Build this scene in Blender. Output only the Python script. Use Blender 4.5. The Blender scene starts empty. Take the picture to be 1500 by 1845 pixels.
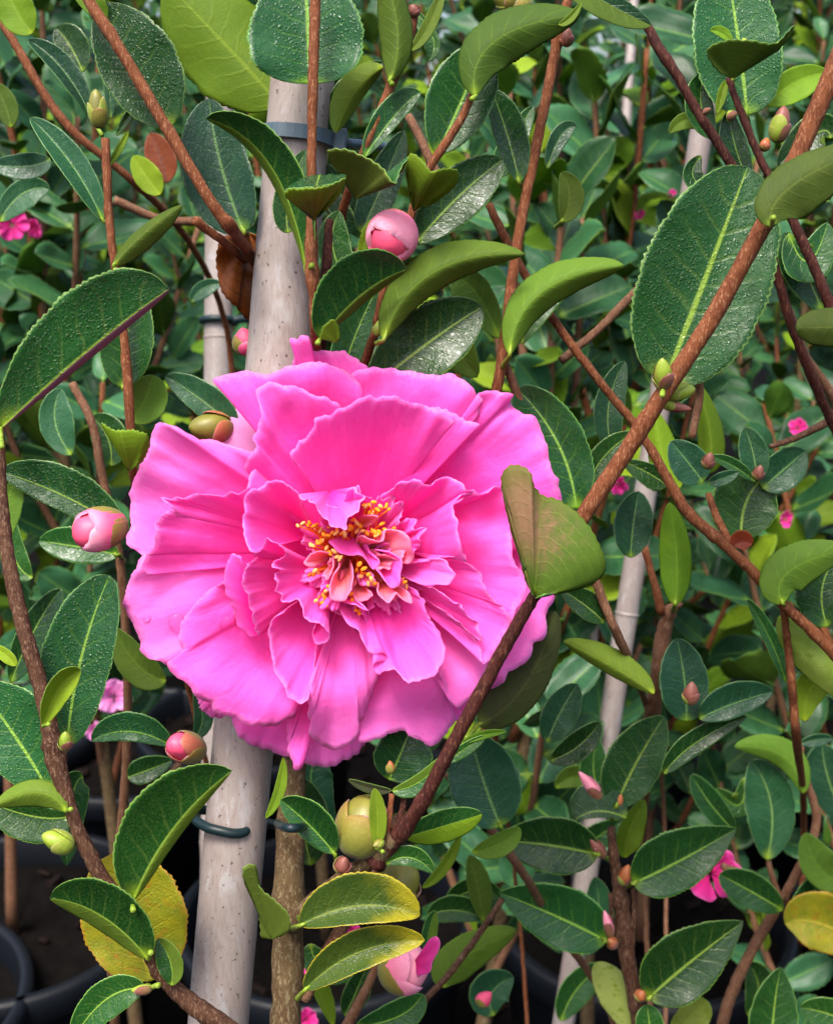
import bpy, math, random
import numpy as np
from mathutils import Matrix, Vector

# ------------------------------------------------------------------ camera, sky, sun, exposure
SC = bpy.context.scene
COL = SC.collection
R = math.radians
PITCH = R(16)
CAM = np.array([0.0, 0.0, 0.85])
LENS = 42.0
FPX = 1845 * LENS / 36.0          # focal length in photograph pixels
D = 0.25                          # metres from the lens to the bloom
RIGHT = np.array([1.0, 0, 0])
FWD = np.array([0, math.cos(PITCH), -math.sin(PITCH)])
UP = np.array([0, math.sin(PITCH), math.cos(PITCH)])

cam = bpy.data.cameras.new("camera")
cam.sensor_fit = 'VERTICAL'
cam.sensor_height = 36.0
cam.lens = LENS
cam.clip_start = 0.01
cam.clip_end = 100
cam.dof.use_dof = True
cam.dof.focus_distance = 0.243
cam.dof.aperture_fstop = 38
co = bpy.data.objects.new("camera", cam)
co.location = CAM
co.rotation_euler = (R(90) - PITCH, 0, 0)
COL.objects.link(co)
SC.camera = co

SUN_EL, SUN_AZ = R(62), R(205)    # azimuth clockwise from +Y: behind the camera, a little to its left
w = bpy.data.worlds.new("World")
SC.world = w
w.use_nodes = True
nt = w.node_tree
bg = nt.nodes["Background"]
sky = nt.nodes.new("ShaderNodeTexSky")
sky.sky_type = 'NISHITA'
sky.sun_disc = False
sky.sun_elevation = SUN_EL
sky.sun_rotation = SUN_AZ
sky.air_density = 1.0
sky.dust_density = 6.0
sky.ozone_density = 1.0
nt.links.new(sky.outputs[0], bg.inputs[0])
bg.inputs[1].default_value = 0.13
sl = bpy.data.lights.new("sun", 'SUN')
sl.energy = 1.5
sl.angle = R(18)
sl.color = (1.0, 0.96, 0.9)
so = bpy.data.objects.new("sun", sl)
sd = Vector((math.sin(SUN_AZ) * math.cos(SUN_EL), math.cos(SUN_AZ) * math.cos(SUN_EL), math.sin(SUN_EL)))
so.rotation_euler = sd.to_track_quat('Z', 'Y').to_euler()
so.location = (0, 0, 5)
COL.objects.link(so)
SC.view_settings.view_transform = 'Standard'
SC.view_settings.look = 'None'
SC.view_settings.exposure = 1.42
SC.view_settings.gamma = 1.0
SC.cycles.max_bounces = 8
SC.cycles.diffuse_bounces = 5
SC.cycles.transmission_bounces = 4
SC.cycles.caustics_reflective = False
SC.cycles.caustics_refractive = False

# ------------------------------------------------------------------ helpers
def P(px, py, h=0.0):
    """photo pixel + millimetres in front of the bloom's plane -> world point"""
    d = D - h * 1e-3
    return CAM + RIGHT * ((px - 750.0) / FPX * d) + UP * ((922.5 - py) / FPX * d) + FWD * d

def PA(a):
    a = np.asarray(a, float)
    d = D - a[..., 2] * 1e-3
    return CAM + RIGHT * ((a[..., 0] - 750.0) / FPX * d)[..., None] + UP * ((922.5 - a[..., 1]) / FPX * d)[..., None] + FWD * d[..., None]

def hit(px, py, z):
    r = RIGHT * ((px - 750.0) / FPX) + UP * ((922.5 - py) / FPX) + FWD
    return CAM + r * ((z - CAM[2]) / r[2])

WORLD = {}
def link(o, parent=None, at=(0, 0, 0)):
    COL.objects.link(o)
    at = np.asarray(at, float)
    WORLD[o.name] = at
    if parent is not None:
        o.parent = parent
        o.location = at - WORLD[parent.name]
    else:
        o.location = at
    return o

def thing(name, label, cat, loc, group=None):
    o = bpy.data.objects.new(name, None)
    o.empty_display_size = 0.02
    link(o, None, loc)
    o['label'] = label; o['category'] = cat
    if group: o['group'] = group
    return o

def tag(o, label, cat, group=None):
    o['label'] = label; o['category'] = cat
    if group: o['group'] = group
    return o

def mesh_obj(name, V, F, mats, parent=None, at=None, midx=None, uvs=None, smooth=True):
    V = np.asarray(V, float)
    if at is None: at = V.mean(axis=0)
    me = bpy.data.meshes.new(name)
    me.from_pydata((V - at).tolist(), [], F)
    for m in (mats if isinstance(mats, (list, tuple)) else [mats]):
        me.materials.append(m)
    if midx is not None: me.polygons.foreach_set('material_index', np.asarray(midx, np.int32))
    if uvs:
        li = np.empty(len(me.loops), np.int32); me.loops.foreach_get('vertex_index', li)
        for nm, uv in uvs.items():
            l = me.uv_layers.new(name=nm)
            l.data.foreach_set('uv', np.asarray(uv, np.float32)[li].ravel())
    if smooth: me.polygons.foreach_set('use_smooth', np.ones(len(me.polygons), bool))
    me.update()
    return link(bpy.data.objects.new(name, me), parent, at)

def spline(pts, n):
    """Catmull-Rom through pts (k x d), n samples, spaced by chord length"""
    p = np.asarray(pts, float)
    k = len(p)
    if k == 2:
        t = np.linspace(0, 1, n)[:, None]
        return p[0] * (1 - t) + p[1] * t
    ch = np.linalg.norm(np.diff(p[:, :2] if p.shape[1] > 3 else p, axis=0), axis=1) ** 0.75 + 1e-9
    s = np.concatenate([[0], np.cumsum(ch)])
    m = np.zeros_like(p)
    for i in range(k):
        if i == 0: m[i] = (p[1] - p[0]) / (s[1] - s[0])
        elif i == k - 1: m[i] = (p[-1] - p[-2]) / (s[-1] - s[-2])
        else:
            a = (p[i] - p[i - 1]) / (s[i] - s[i - 1]); b = (p[i + 1] - p[i]) / (s[i + 1] - s[i])
            wa = s[i + 1] - s[i]; wb = s[i] - s[i - 1]
            m[i] = (a * wa + b * wb) / (wa + wb)
    q = np.linspace(0, s[-1], n)
    out = np.zeros((n, p.shape[1]))
    for j, x in enumerate(q):
        i = min(max(int(np.searchsorted(s, x) - 1), 0), k - 2)
        dx = s[i + 1] - s[i]; t = (x - s[i]) / dx
        out[j] = (2*t**3 - 3*t**2 + 1) * p[i] + (t**3 - 2*t**2 + t) * dx * m[i] + (-2*t**3 + 3*t**2) * p[i + 1] + (t**3 - t**2) * dx * m[i + 1]
    return out

def sheet(G, th, uvd, mats_fn=None, face_cam=True, edge=0.45, close=False):
    """two-sided sheet from grid G (nu x nv x 3): returns V, F, material index (0 face towards the lens, 1 the other, 2 rim), uvs"""
    nu, nv = G.shape[:2]
    du = np.gradient(G, axis=0); dv = np.gradient(G, axis=1)
    N = np.cross(du, dv)
    L = np.linalg.norm(N, axis=2, keepdims=True)
    N = N / np.maximum(L, 1e-14)
    bad = (L[..., 0] < 1e-13)
    avg = N[~bad].mean(axis=0); avg /= max(np.linalg.norm(avg), 1e-9)
    N[bad] = avg
    c = G.reshape(-1, 3).mean(axis=0)
    sgn = 1.0 if np.dot(avg, CAM - c) > 0 else -1.0
    if not face_cam: sgn = 1.0
    T = np.full((nu, nv), th * 0.5)
    T[0] *= edge; T[-1] *= edge; T[:, -1] *= edge; T[:, 0] *= edge
    A = G + N * (T * sgn)[..., None]; B = G - N * (T * sgn)[..., None]
    V = np.concatenate([A.reshape(-1, 3), B.reshape(-1, 3)])
    n = nu * nv
    F = []; M = []
    for i in range(nu - 1):
        for j in range(nv - 1):
            a, b, c2, d = i*nv + j, (i+1)*nv + j, (i+1)*nv + j + 1, i*nv + j + 1
            q = (a, b, c2, d) if sgn > 0 else (d, c2, b, a)
            F.append(q); M.append(0)
            F.append(tuple(n + x for x in reversed(q))); M.append(1)
    ring = [(i, 0) for i in range(nu)] + [(nu - 1, j) for j in range(1, nv)] + [(i, nv - 1) for i in range(nu - 2, -1, -1)] + [(0, j) for j in range(nv - 2, 0, -1)]
    ids = [i*nv + j for i, j in ring]
    for x, y in zip(ids, ids[1:] + ids[:1]):
        q = (x, n + x, n + y, y) if sgn > 0 else (y, n + y, n + x, x)
        F.append(q); M.append(2)
    uv = {k: np.concatenate([v.reshape(-1, 2)] * 2) for k, v in uvd.items()}
    return V, F, M, uv

# ------------------------------------------------------------------ materials
def newmat(name):
    m = bpy.data.materials.new(name); m.use_nodes = True
    t = m.node_tree; t.nodes.clear()
    return m, t
class NB:
    def __init__(s, t): s.t = t
    def n(s, typ, ins=None, **kw):
        x = s.t.nodes.new("ShaderNode" + typ)
        for k, v in kw.items(): setattr(x, k, v)
        for k, v in (ins or {}).items(): s.set(x, k, v)
        return x
    def set(s, x, k, v):
        i = x.inputs[k]
        if isinstance(v, bpy.types.NodeSocket): s.t.links.new(v, i)
        elif isinstance(v, bpy.types.Node): s.t.links.new(v.outputs[0], i)
        else: i.default_value = (tuple(v) + (1,)) if isinstance(v, (tuple, list)) and len(v) == 3 and i.type == 'RGBA' else v
    def math(s, op, a, b=0.0, c=None, clamp=False):
        x = s.n("Math", operation=op, use_clamp=clamp)
        s.set(x, 0, a); s.set(x, 1, b)
        if c is not None: s.set(x, 2, c)
        return x.outputs[0]
    def mix(s, f, a, b, mode='MIX'):
        x = s.n("Mix", data_type='RGBA', blend_type=mode)
        s.set(x, 0, f); s.set(x, 6, a); s.set(x, 7, b)
        return x.outputs[2]
    def step(s, v, a, b, lo=0.0, hi=1.0):
        x = s.n("MapRange", interpolation_type='SMOOTHSTEP')
        s.set(x, 0, v); s.set(x, 1, a); s.set(x, 2, b); s.set(x, 3, lo); s.set(x, 4, hi)
        return x.outputs[0]
    def uv(s, name):
        u = s.n("UVMap"); u.uv_map = name
        return u.outputs[0]
    def xyz(s, v):
        x = s.n("SeparateXYZ"); s.set(x, 0, v)
        return x.outputs
    def noise(s, vec, scale, detail=3, rough=0.5, dist=0.0):
        x = s.n("TexNoise"); s.set(x, 'Vector', vec); s.set(x, 'Scale', scale); s.set(x, 'Detail', detail); s.set(x, 'Roughness', rough); s.set(x, 'Distortion', dist)
        return x.outputs[0]

def leaf_mat(name, top, top2, rib, base, rough=0.38, wet=0.0, vein=0.35, spots=None, trans=0.12, margin=None, under=False, coat=0.0, tipc=None):
    m, t = newmat(name); b = NB(t)
    nrm = b.uv("Norm"); mm = b.uv("UVMap")
    s_, t_, _ = b.xyz(nrm)
    s = b.math('ABSOLUTE', b.math('MULTIPLY_ADD', s_, 2.0, -1.0))
    oi = b.n("ObjectInfo"); geo = b.n("NewGeometry")
    rnd = b.math('FRACT', b.math('ADD', oi.outputs['Random'], geo.outputs['Random Per Island']))
    wn = b.n("TexWhiteNoise", noise_dimensions='1D'); b.set(wn, 'W', rnd)
    nz = b.noise(mm, 0.16, 4, 0.6)
    f = b.math('ADD', b.math('MULTIPLY', nz, 0.75), b.math('MULTIPLY', rnd, 0.5), clamp=True)
    col = b.mix(b.step(f, 0.3, 0.85), top, top2)
    # side veins: fine lines that lean towards the tip, broken by noise
    ph = b.math('MULTIPLY', b.math('SUBTRACT', t_, b.math('MULTIPLY', s, 0.16)), 52.0)
    ph = b.math('ADD', ph, b.math('MULTIPLY', b.noise(mm, 0.12, 2), 6.0))
    vn = b.step(b.math('SINE', ph), 0.78, 1.0)
    vn = b.math('MULTIPLY', vn, b.step(s, 0.95, 0.2))
    col = b.mix(b.math('MULTIPLY', vn, (0.32 if under else 0.36) * vein), col, rib)
    # fine mottling
    fine = b.noise(mm, 2.2, 3, 0.65)
    col = b.mix(b.math('MULTIPLY', b.step(fine, 0.45, 0.75), 0.22), col, rib)
    if spots:
        sp = b.step(b.noise(mm, 0.35, 5, 0.7), 0.52, 0.66)
        col = b.mix(sp, col, spots)
    ribw = b.math('MULTIPLY_ADD', t_, -0.032, 0.052)
    rm = b.step(b.math('SUBTRACT', s, ribw), 0.02, -0.02)
    col = b.mix(b.math('MULTIPLY', rm, 0.9 if not under else 0.5), col, rib)
    col = b.mix(b.step(b.math('ADD', t_, b.math('MULTIPLY', s, 0.10)), 0.15, 0.0), col, base)
    if tipc:
        col = b.mix(b.step(b.math('ADD', b.math('ADD', t_, b.math('MULTIPLY', s, 0.22)), b.math('MULTIPLY', nz, 0.5)), 0.92, 1.35), col, tipc)
    if margin:
        col = b.mix(b.math('MULTIPLY', b.step(s, 0.945, 0.985), 0.85), col, margin)
    rv = b.step(rnd, 0.0, 1.0, 0.8, 1.2)
    hs = b.n("HueSaturation"); b.set(hs, 'Color', col); b.set(hs, 'Value', rv)
    b.set(hs, 'Hue', b.math('MULTIPLY_ADD', wn.outputs[0], 0.03, 0.485))
    col = hs.outputs[0]
    # bump
    h = b.math('MULTIPLY', fine, 0.35 if under else 0.12)
    h = b.math('ADD', h, b.math('MULTIPLY', vn, 0.20 if under else -0.22))
    h = b.math('ADD', h, b.math('MULTIPLY', b.noise(mm, 0.5, 2), 0.5))
    rgh = b.math('MULTIPLY_ADD', nz, 0.22, rough - 0.1)
    if wet > 0:
        wv_ = b.n("VectorMath", operation='ADD'); b.set(wv_, 0, mm); nn_ = b.n("TexNoise"); b.set(nn_, 'Vector', mm); b.set(nn_, 'Scale', 1.1); b.set(wv_, 1, nn_.outputs[1])
        vo = b.n("TexVoronoi", feature='F1'); b.set(vo, 'Vector', wv_.outputs[0]); b.set(vo, 'Scale', 1.45)
        size = b.math('MULTIPLY_ADD', b.xyz(vo.outputs['Color'])[0], 0.34, 0.24)
        dome = b.math('DIVIDE', vo.outputs['Distance'], size)
        dome = b.math('SQRT', b.math('SUBTRACT', 1.0, b.math('MULTIPLY', dome, dome), clamp=True))
        patch_ = b.step(b.noise(mm, 0.14, 3), 0.33, 0.5)
        dome = b.math('MULTIPLY', dome, patch_)
        h = b.math('ADD', h, b.math('MULTIPLY', dome, 0.50 * wet))
        wetf = b.step(dome, 0.0, 0.25)
        rgh = b.math('MULTIPLY_ADD', wetf, -0.12, b.math('ADD', rgh, 0.02), clamp=True)
    bp = b.n("Bump"); b.set(bp, 'Height', h); b.set(bp, 'Distance', 0.0004); b.set(bp, 'Strength', 0.8 if wet > 0 else 0.5)
    pr = b.n("BsdfPrincipled"); b.set(pr, 'Base Color', col); b.set(pr, 'Roughness', rgh); b.set(pr, 'Normal', bp)
    b.set(pr, 'Specular IOR Level', b.math('MULTIPLY_ADD', wetf, 0.16, 0.24) if wet > 0 else (0.10 if under else 0.22))
    if coat: b.set(pr, 'Coat Weight', coat); b.set(pr, 'Coat Roughness', 0.25)
    tr = b.n("BsdfTranslucent"); b.set(tr, 'Color', b.mix(0.5, col, (0.25, 0.42, 0.03)))
    mx = b.n("MixShader"); b.set(mx, 0, trans); b.set(mx, 1, pr.outputs[0]); b.set(mx, 2, tr.outputs[0])
    o = b.n("OutputMaterial"); b.set(o, 0, mx.outputs[0])
    return m

RIB = (0.20, 0.34, 0.045); LIME = (0.20, 0.34, 0.02)
LM = dict(
    dark=leaf_mat('dark_leaf_green', (0.0040, 0.034, 0.0085), (0.0090, 0.058, 0.0115), RIB, LIME, 0.27, 0.12, margin=(0.13, 0.27, 0.05)),
    wet=leaf_mat('wet_leaf_green', (0.0050, 0.045, 0.0130), (0.0110, 0.072, 0.0200), RIB, LIME, 0.30, 1.0, margin=(0.14, 0.28, 0.07)),
    teal=leaf_mat('blue_leaf_green', (0.0065, 0.044, 0.020), (0.0140, 0.070, 0.031), (0.12, 0.24, 0.06), LIME, 0.38, 0.2, margin=(0.08, 0.18, 0.06)),
    far=leaf_mat('shrub_leaf_green', (0.009, 0.052, 0.019), (0.027, 0.102, 0.042), (0.13, 0.25, 0.045), LIME, 0.36, 0.0, vein=0.4, margin=(0.09, 0.20, 0.06)),
    under=leaf_mat('leaf_underside', (0.055, 0.105, 0.014), (0.085, 0.15, 0.016), (0.15, 0.24, 0.025), (0.24, 0.36, 0.02), 0.55, 0, 0.8, under=True, trans=0.2),
    farunder=leaf_mat('shrub_leaf_underside', (0.045, 0.105, 0.014), (0.085, 0.165, 0.018), (0.16, 0.28, 0.03), (0.24, 0.36, 0.03), 0.55, 0, 0.4, under=True, trans=0.22),
    lime=leaf_mat('young_leaf_lime', (0.10, 0.19, 0.012), (0.16, 0.27, 0.015), (0.24, 0.36, 0.03), (0.28, 0.38, 0.02), 0.5, 0, 0.5, under=True, trans=0.25),
    olive=leaf_mat('olive_underside', (0.045, 0.072, 0.012), (0.075, 0.105, 0.014), (0.13, 0.17, 0.03), (0.2, 0.28, 0.02), 0.55, 0, 0.5, under=True, trans=0.15),
    purple=leaf_mat('purple_underside', (0.030, 0.028, 0.014), (0.030, 0.050, 0.012), (0.06, 0.07, 0.02), (0.09, 0.13, 0.02), 0.6, 0, 0.4, under=True, trans=0.08, margin=(0.14, 0.26, 0.04)),
    mauve=leaf_mat('mauve_underside', (0.20, 0.075, 0.10), (0.15, 0.07, 0.085), (0.25, 0.12, 0.11), (0.2, 0.2, 0.06), 0.6, 0, 0.4, under=True, trans=0.1),
    yellow=leaf_mat('yellow_leaf', (0.33, 0.30, 0.010), (0.10, 0.16, 0.012), (0.42, 0.36, 0.03), (0.3, 0.3, 0.02), 0.45, 0.4, 0.5, spots=(0.30, 0.18, 0.012), trans=0.15, margin=(0.38, 0.2, 0.02)),
    gold=leaf_mat('yellowing_leaf', (0.018, 0.044, 0.010), (0.042, 0.068, 0.009), (0.15, 0.18, 0.025), (0.05, 0.09, 0.015), 0.33, 0.5, 0.4, trans=0.1, margin=(0.36, 0.26, 0.015), tipc=(0.24, 0.20, 0.012)),
    pale=leaf_mat('pale_mottled_leaf', (0.19, 0.26, 0.03), (0.30, 0.36, 0.09), (0.28, 0.36, 0.05), (0.24, 0.34, 0.02), 0.5, 0, 0.5, under=True, trans=0.2, spots=(0.15, 0.22, 0.02)),
    dead=leaf_mat('dead_leaf_brown', (0.15, 0.030, 0.006), (0.27, 0.062, 0.012), (0.07, 0.013, 0.005), (0.06, 0.015, 0.005), 0.5, 0, 1.2, trans=0.08),
    rim=leaf_mat('leaf_margin', (0.11, 0.21, 0.045), (0.15, 0.26, 0.06), RIB, LIME, 0.5, 0, 0),
)

def two_tone_mat():
    """the leaf whose left lobe is flushed dusky pink-brown"""
    m = LM['under'].copy(); m.name = 'tinged_underside'
    t = m.node_tree; b = NB(t)
    pr = [x for x in t.nodes if x.type == 'BSDF_PRINCIPLED'][0]
    src = pr.inputs['Base Color'].links[0].from_socket
    s_, t_, _ = b.xyz(b.uv("Norm"))
    nz = b.noise(b.uv("UVMap"), 0.45, 4, 0.7)
    f = b.step(b.math('ADD', s_, b.math('MULTIPLY', nz, 0.5)), 0.98, 0.55)
    f = b.math('MULTIPLY', f, b.step(t_, 0.10, 0.55))
    f2 = b.step(b.math('ADD', s_, b.math('MULTIPLY', nz, 0.35)), 0.30, 0.72)
    f2 = b.math('MULTIPLY', f2, b.step(t_, 1.05, 0.75))
    tinge = b.mix(f2, (0.110, 0.110, 0.022), (0.32, 0.145, 0.105))  # the pink is reflected light painted into the leaf's colour
    t.links.new(b.mix(f, src, tinge), pr.inputs['Base Color'])
    return m
LM['tinged'] = two_tone_mat()

def petal_mat(name, deep, mid, edge, trans=0.44, heart=None):
    m, t = newmat(name); b = NB(t)
    nrm = b.uv("Norm"); mm = b.uv("UVMap")
    u, v, _ = b.xyz(nrm)
    nz = b.noise(mm, 0.12, 4, 0.55)
    # streaks along the petal
    cx = b.n("CombineXYZ"); b.set(cx, 0, b.math('MULTIPLY', u, 38.0)); b.set(cx, 1, b.math('MULTIPLY', v, 2.4))
    st = b.noise(cx.outputs[0], 1.0, 4, 0.6)
    vv = b.math('ADD', v, b.math('MULTIPLY', b.math('SUBTRACT', nz, 0.5), 0.35))
    col = b.mix(b.step(vv, 0.08, 0.72), deep, mid)
    col = b.mix(b.math('MULTIPLY', b.step(vv, 0.55, 1.05), 0.75), col, edge)
    col = b.mix(b.math('MULTIPLY', b.step(b.math('ADD', v, b.math('MULTIPLY', b.math('SUBTRACT', b.noise(mm, 0.9, 3), 0.5), 0.10)), 0.95, 1.02), 0.5), col, (0.95, 0.44, 0.80))  # pale margin, with the light a thin curled rim catches painted in
    if heart: col = b.mix(b.step(vv, 0.45, 0.05), col, heart)
    col = b.mix(b.math('MULTIPLY', b.step(st, 0.45, 0.8), 0.14), col, deep)
    pv = b.math('ADD', b.math('MULTIPLY', u, 190.0), b.math('MULTIPLY', b.noise(mm, 0.3, 3), 7.0))
    pv = b.math('MULTIPLY', b.step(b.math('SINE', pv), 0.55, 1.0), b.step(b.noise(mm, 0.2, 2), 0.4, 0.65))
    col = b.mix(b.math('MULTIPLY', pv, 0.16), col, deep)
    fine = b.noise(mm, 5.0, 2, 0.6)
    col = b.mix(b.math('MULTIPLY', b.step(fine, 0.5, 0.8), 0.22), col, edge)
    h = b.math('ADD', b.math('MULTIPLY', fine, 0.20), b.math('MULTIPLY', st, 0.16))
    h = b.math('ADD', h, b.math('MULTIPLY', b.noise(mm, 0.55, 4, 0.6), 0.55))
    h = b.math('ADD', h, b.math('MULTIPLY', nz, 1.3))
    bp = b.n("Bump"); b.set(bp, 'Height', h); b.set(bp, 'Distance', 0.0007); b.set(bp, 'Strength', 0.55)
    pr = b.n("BsdfPrincipled"); b.set(pr, 'Base Color', col); b.set(pr, 'Roughness', 0.55); b.set(pr, 'Normal', bp)
    b.set(pr, 'Specular IOR Level', 0.3); b.set(pr, 'Sheen Weight', 0.12); b.set(pr, 'Sheen Roughness', 0.5); b.set(pr, 'Sheen Tint', (1, 0.75, 0.95, 1))
    tr = b.n("BsdfTranslucent"); b.set(tr, 'Color', b.mix(0.25, col, deep))
    mx = b.n("MixShader"); b.set(mx, 0, trans); b.set(mx, 1, pr.outputs[0]); b.set(mx, 2, tr.outputs[0])
    o = b.n("OutputMaterial"); b.set(o, 0, mx.outputs[0])
    return m
PM = dict(
    budpale=petal_mat('bud_pale_petal', (0.90, 0.14, 0.26), (0.92, 0.24, 0.38), (0.94, 0.42, 0.56), 0.15),
    budpink=petal_mat('bud_pink_petal', (0.80, 0.06, 0.18), (0.85, 0.10, 0.26), (0.90, 0.34, 0.48), 0.15),
    scalegreen=petal_mat('bud_scale_green', (0.13, 0.15, 0.016), (0.20, 0.18, 0.022), (0.26, 0.14, 0.035), 0.06),
    scalered=petal_mat('bud_scale_red', (0.22, 0.15, 0.022), (0.38, 0.10, 0.045), (0.50, 0.15, 0.11), 0.06),
    scalebrown=petal_mat('bud_scale_brown', (0.16, 0.10, 0.03), (0.19, 0.065, 0.04), (0.22, 0.08, 0.06), 0.06),
    limescale=petal_mat('bud_lime', (0.20, 0.29, 0.02), (0.24, 0.32, 0.03), (0.30, 0.30, 0.06), 0.1),
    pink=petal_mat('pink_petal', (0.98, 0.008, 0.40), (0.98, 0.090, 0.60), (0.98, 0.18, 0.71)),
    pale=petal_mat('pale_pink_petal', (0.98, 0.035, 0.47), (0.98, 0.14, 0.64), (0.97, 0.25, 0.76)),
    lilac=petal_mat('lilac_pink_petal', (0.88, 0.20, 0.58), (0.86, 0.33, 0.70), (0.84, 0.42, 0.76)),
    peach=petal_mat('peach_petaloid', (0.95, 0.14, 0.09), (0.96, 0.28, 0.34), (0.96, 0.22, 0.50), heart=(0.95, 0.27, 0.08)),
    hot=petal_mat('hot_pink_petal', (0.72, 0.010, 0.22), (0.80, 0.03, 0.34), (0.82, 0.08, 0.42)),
)

def bark_mat(name, c1, c2, c3, scale=2200, streak=0.22, rough=0.65, bump=0.6):
    m, t = newmat(name); b = NB(t)
    tc = b.n("TexCoord")
    mp = b.n("Mapping"); b.set(mp, 'Vector', tc.outputs['Object']); b.set(mp, 'Scale', (1, 1, streak))
    n1 = b.noise(mp.outputs[0], scale, 5, 0.65); n2 = b.noise(tc.outputs['Object'], scale * 0.12, 3, 0.5); n3 = b.noise(mp.outputs[0], scale * 2.6, 3, 0.6)
    col = b.mix(b.step(n2, 0.35, 0.65), c1, c2)
    col = b.mix(b.math('MULTIPLY', b.step(n1, 0.50, 0.64), 0.85), col, c3)
    col = b.mix(b.math('MULTIPLY', b.step(n3, 0.56, 0.68), 0.7), col, tuple(x * 0.3 for x in c1))
    bp = b.n("Bump"); b.set(bp, 'Height', b.math('ADD', n1, b.math('MULTIPLY', n3, 0.5))); b.set(bp, 'Distance', 0.0005); b.set(bp, 'Strength', min(1.0, bump * 1.4))
    pr = b.n("BsdfPrincipled"); b.set(pr, 'Base Color', col); b.set(pr, 'Roughness', rough); b.set(pr, 'Normal', bp); b.set(pr, 'Specular IOR Level', 0.2)
    o = b.n("OutputMaterial"); b.set(o, 0, pr.outputs[0])
    return m
BM = dict(
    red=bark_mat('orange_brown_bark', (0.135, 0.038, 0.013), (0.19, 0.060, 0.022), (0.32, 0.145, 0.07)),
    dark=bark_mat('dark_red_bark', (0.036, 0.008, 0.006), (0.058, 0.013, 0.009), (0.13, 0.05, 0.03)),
    brown=bark_mat('weathered_brown_bark', (0.060, 0.024, 0.013), (0.098, 0.044, 0.024), (0.22, 0.13, 0.08), bump=1.0),
    trunk=bark_mat('greenish_trunk_bark', (0.080, 0.046, 0.021), (0.110, 0.072, 0.032), (0.21, 0.165, 0.09), 1300, 0.3, 0.8, 1.0),
    tan=bark_mat('tan_bark', (0.135, 0.058, 0.030), (0.18, 0.085, 0.045), (0.27, 0.16, 0.10)),
    green=bark_mat('green_petiole', (0.16, 0.26, 0.02), (0.22, 0.30, 0.03), (0.26, 0.36, 0.06), 500, 0.5, 0.45, 0.2),
)
def cane_mat(name, dim=1.0):
    m, t = newmat(name); b = NB(t)
    tc = b.n("TexCoord"); ob = tc.outputs['Object']
    mp = b.n("Mapping"); b.set(mp, 'Vector', ob); b.set(mp, 'Scale', (1, 1, 0.035))
    n1 = b.noise(mp.outputs[0], 1500, 4, 0.6); n2 = b.noise(ob, 45, 4, 0.6); n3 = b.noise(ob, 900, 2, 0.5)
    mp2 = b.n("Mapping"); b.set(mp2, 'Vector', ob); b.set(mp2, 'Scale', (1, 1, 0.2)); n4 = b.noise(mp2.outputs[0], 240, 5, 0.7)
    k = lambda c: tuple(x * dim for x in c)
    col = b.mix(b.step(n2, 0.3, 0.7), k((0.50, 0.40, 0.365)), k((0.56, 0.49, 0.45)))
    col = b.mix(b.math('MULTIPLY', b.step(n1, 0.42, 0.72), 0.5), col, k((0.34, 0.265, 0.235)))
    col = b.mix(b.math('MULTIPLY', b.step(n4, 0.52, 0.68), 0.7), col, k((0.70, 0.68, 0.68)))
    col = b.mix(b.math('MULTIPLY', b.step(n2, 0.60, 0.72), 0.4), col, k((0.36, 0.24, 0.16)))
    col = b.mix(b.math('MULTIPLY', b.step(n3, 0.66, 0.72), 0.85), col, k((0.10, 0.07, 0.06)))
    bp = b.n("Bump"); b.set(bp, 'Height', b.math('ADD', n1, n4)); b.set(bp, 'Distance', 0.0002); b.set(bp, 'Strength', 0.5)
    pr = b.n("BsdfPrincipled"); b.set(pr, 'Base Color', col); b.set(pr, 'Roughness', 0.5); b.set(pr, 'Normal', bp)
    o = b.n("OutputMaterial"); b.set(o, 0, pr.outputs[0])
    return m
CANE = cane_mat('weathered_cane', 0.54); CANE2 = cane_mat('dull_cane', 0.42)
def plain_mat(name, c, rough=0.45, scale=300, var=0.25, bump=0.2, spec=0.5, trans=0.0):
    m, t = newmat(name); b = NB(t)
    tc = b.n("TexCoord"); n1 = b.noise(tc.outputs['Object'], scale, 4, 0.6)
    col = b.mix(n1, tuple(x * (1 - var) for x in c), tuple(min(1, x * (1 + var)) for x in c))
    bp = b.n("Bump"); b.set(bp, 'Height', n1); b.set(bp, 'Distance', 0.0005); b.set(bp, 'Strength', bump)
    pr = b.n("BsdfPrincipled"); b.set(pr, 'Base Color', col); b.set(pr, 'Roughness', rough); b.set(pr, 'Normal', bp); b.set(pr, 'Specular IOR Level', spec)
    if trans:
        b.set(pr, 'Transmission Weight', trans); b.set(pr, 'IOR', 1.33)
    o = b.n("OutputMaterial"); b.set(o, 0, pr.outputs[0])
    return m
TIE_BLUE = plain_mat('blue_grey_plastic', (0.055, 0.095, 0.125), 0.4)
TIE_GREEN = plain_mat('dark_green_plastic', (0.006, 0.018, 0.021), 0.4, spec=0.3)
POT = plain_mat('black_pot_plastic', (0.0035, 0.005, 0.008), 0.45, 60, 0.4, spec=0.25)
SOIL = plain_mat('dark_potting_mix', (0.004, 0.0033, 0.003), 0.95, 90, 0.9, 1.0, 0.05)
CHIP = plain_mat('bark_chip', (0.009, 0.0055, 0.0045), 0.95, 200, 0.6, 0.8, 0.1)
ANTHER = plain_mat('orange_anther', (0.95, 0.27, 0.008), 0.6, 4000, 0.3, 0.5, 0.3)
ANTHER_PALE = plain_mat('peach_anther', (0.95, 0.42, 0.13), 0.7, 4000, 0.3, 0.5, 0.2)
FILAMENT = plain_mat('orange_filament', (0.95, 0.17, 0.02), 0.5, 2000, 0.2, 0.2, 0.3)
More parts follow.
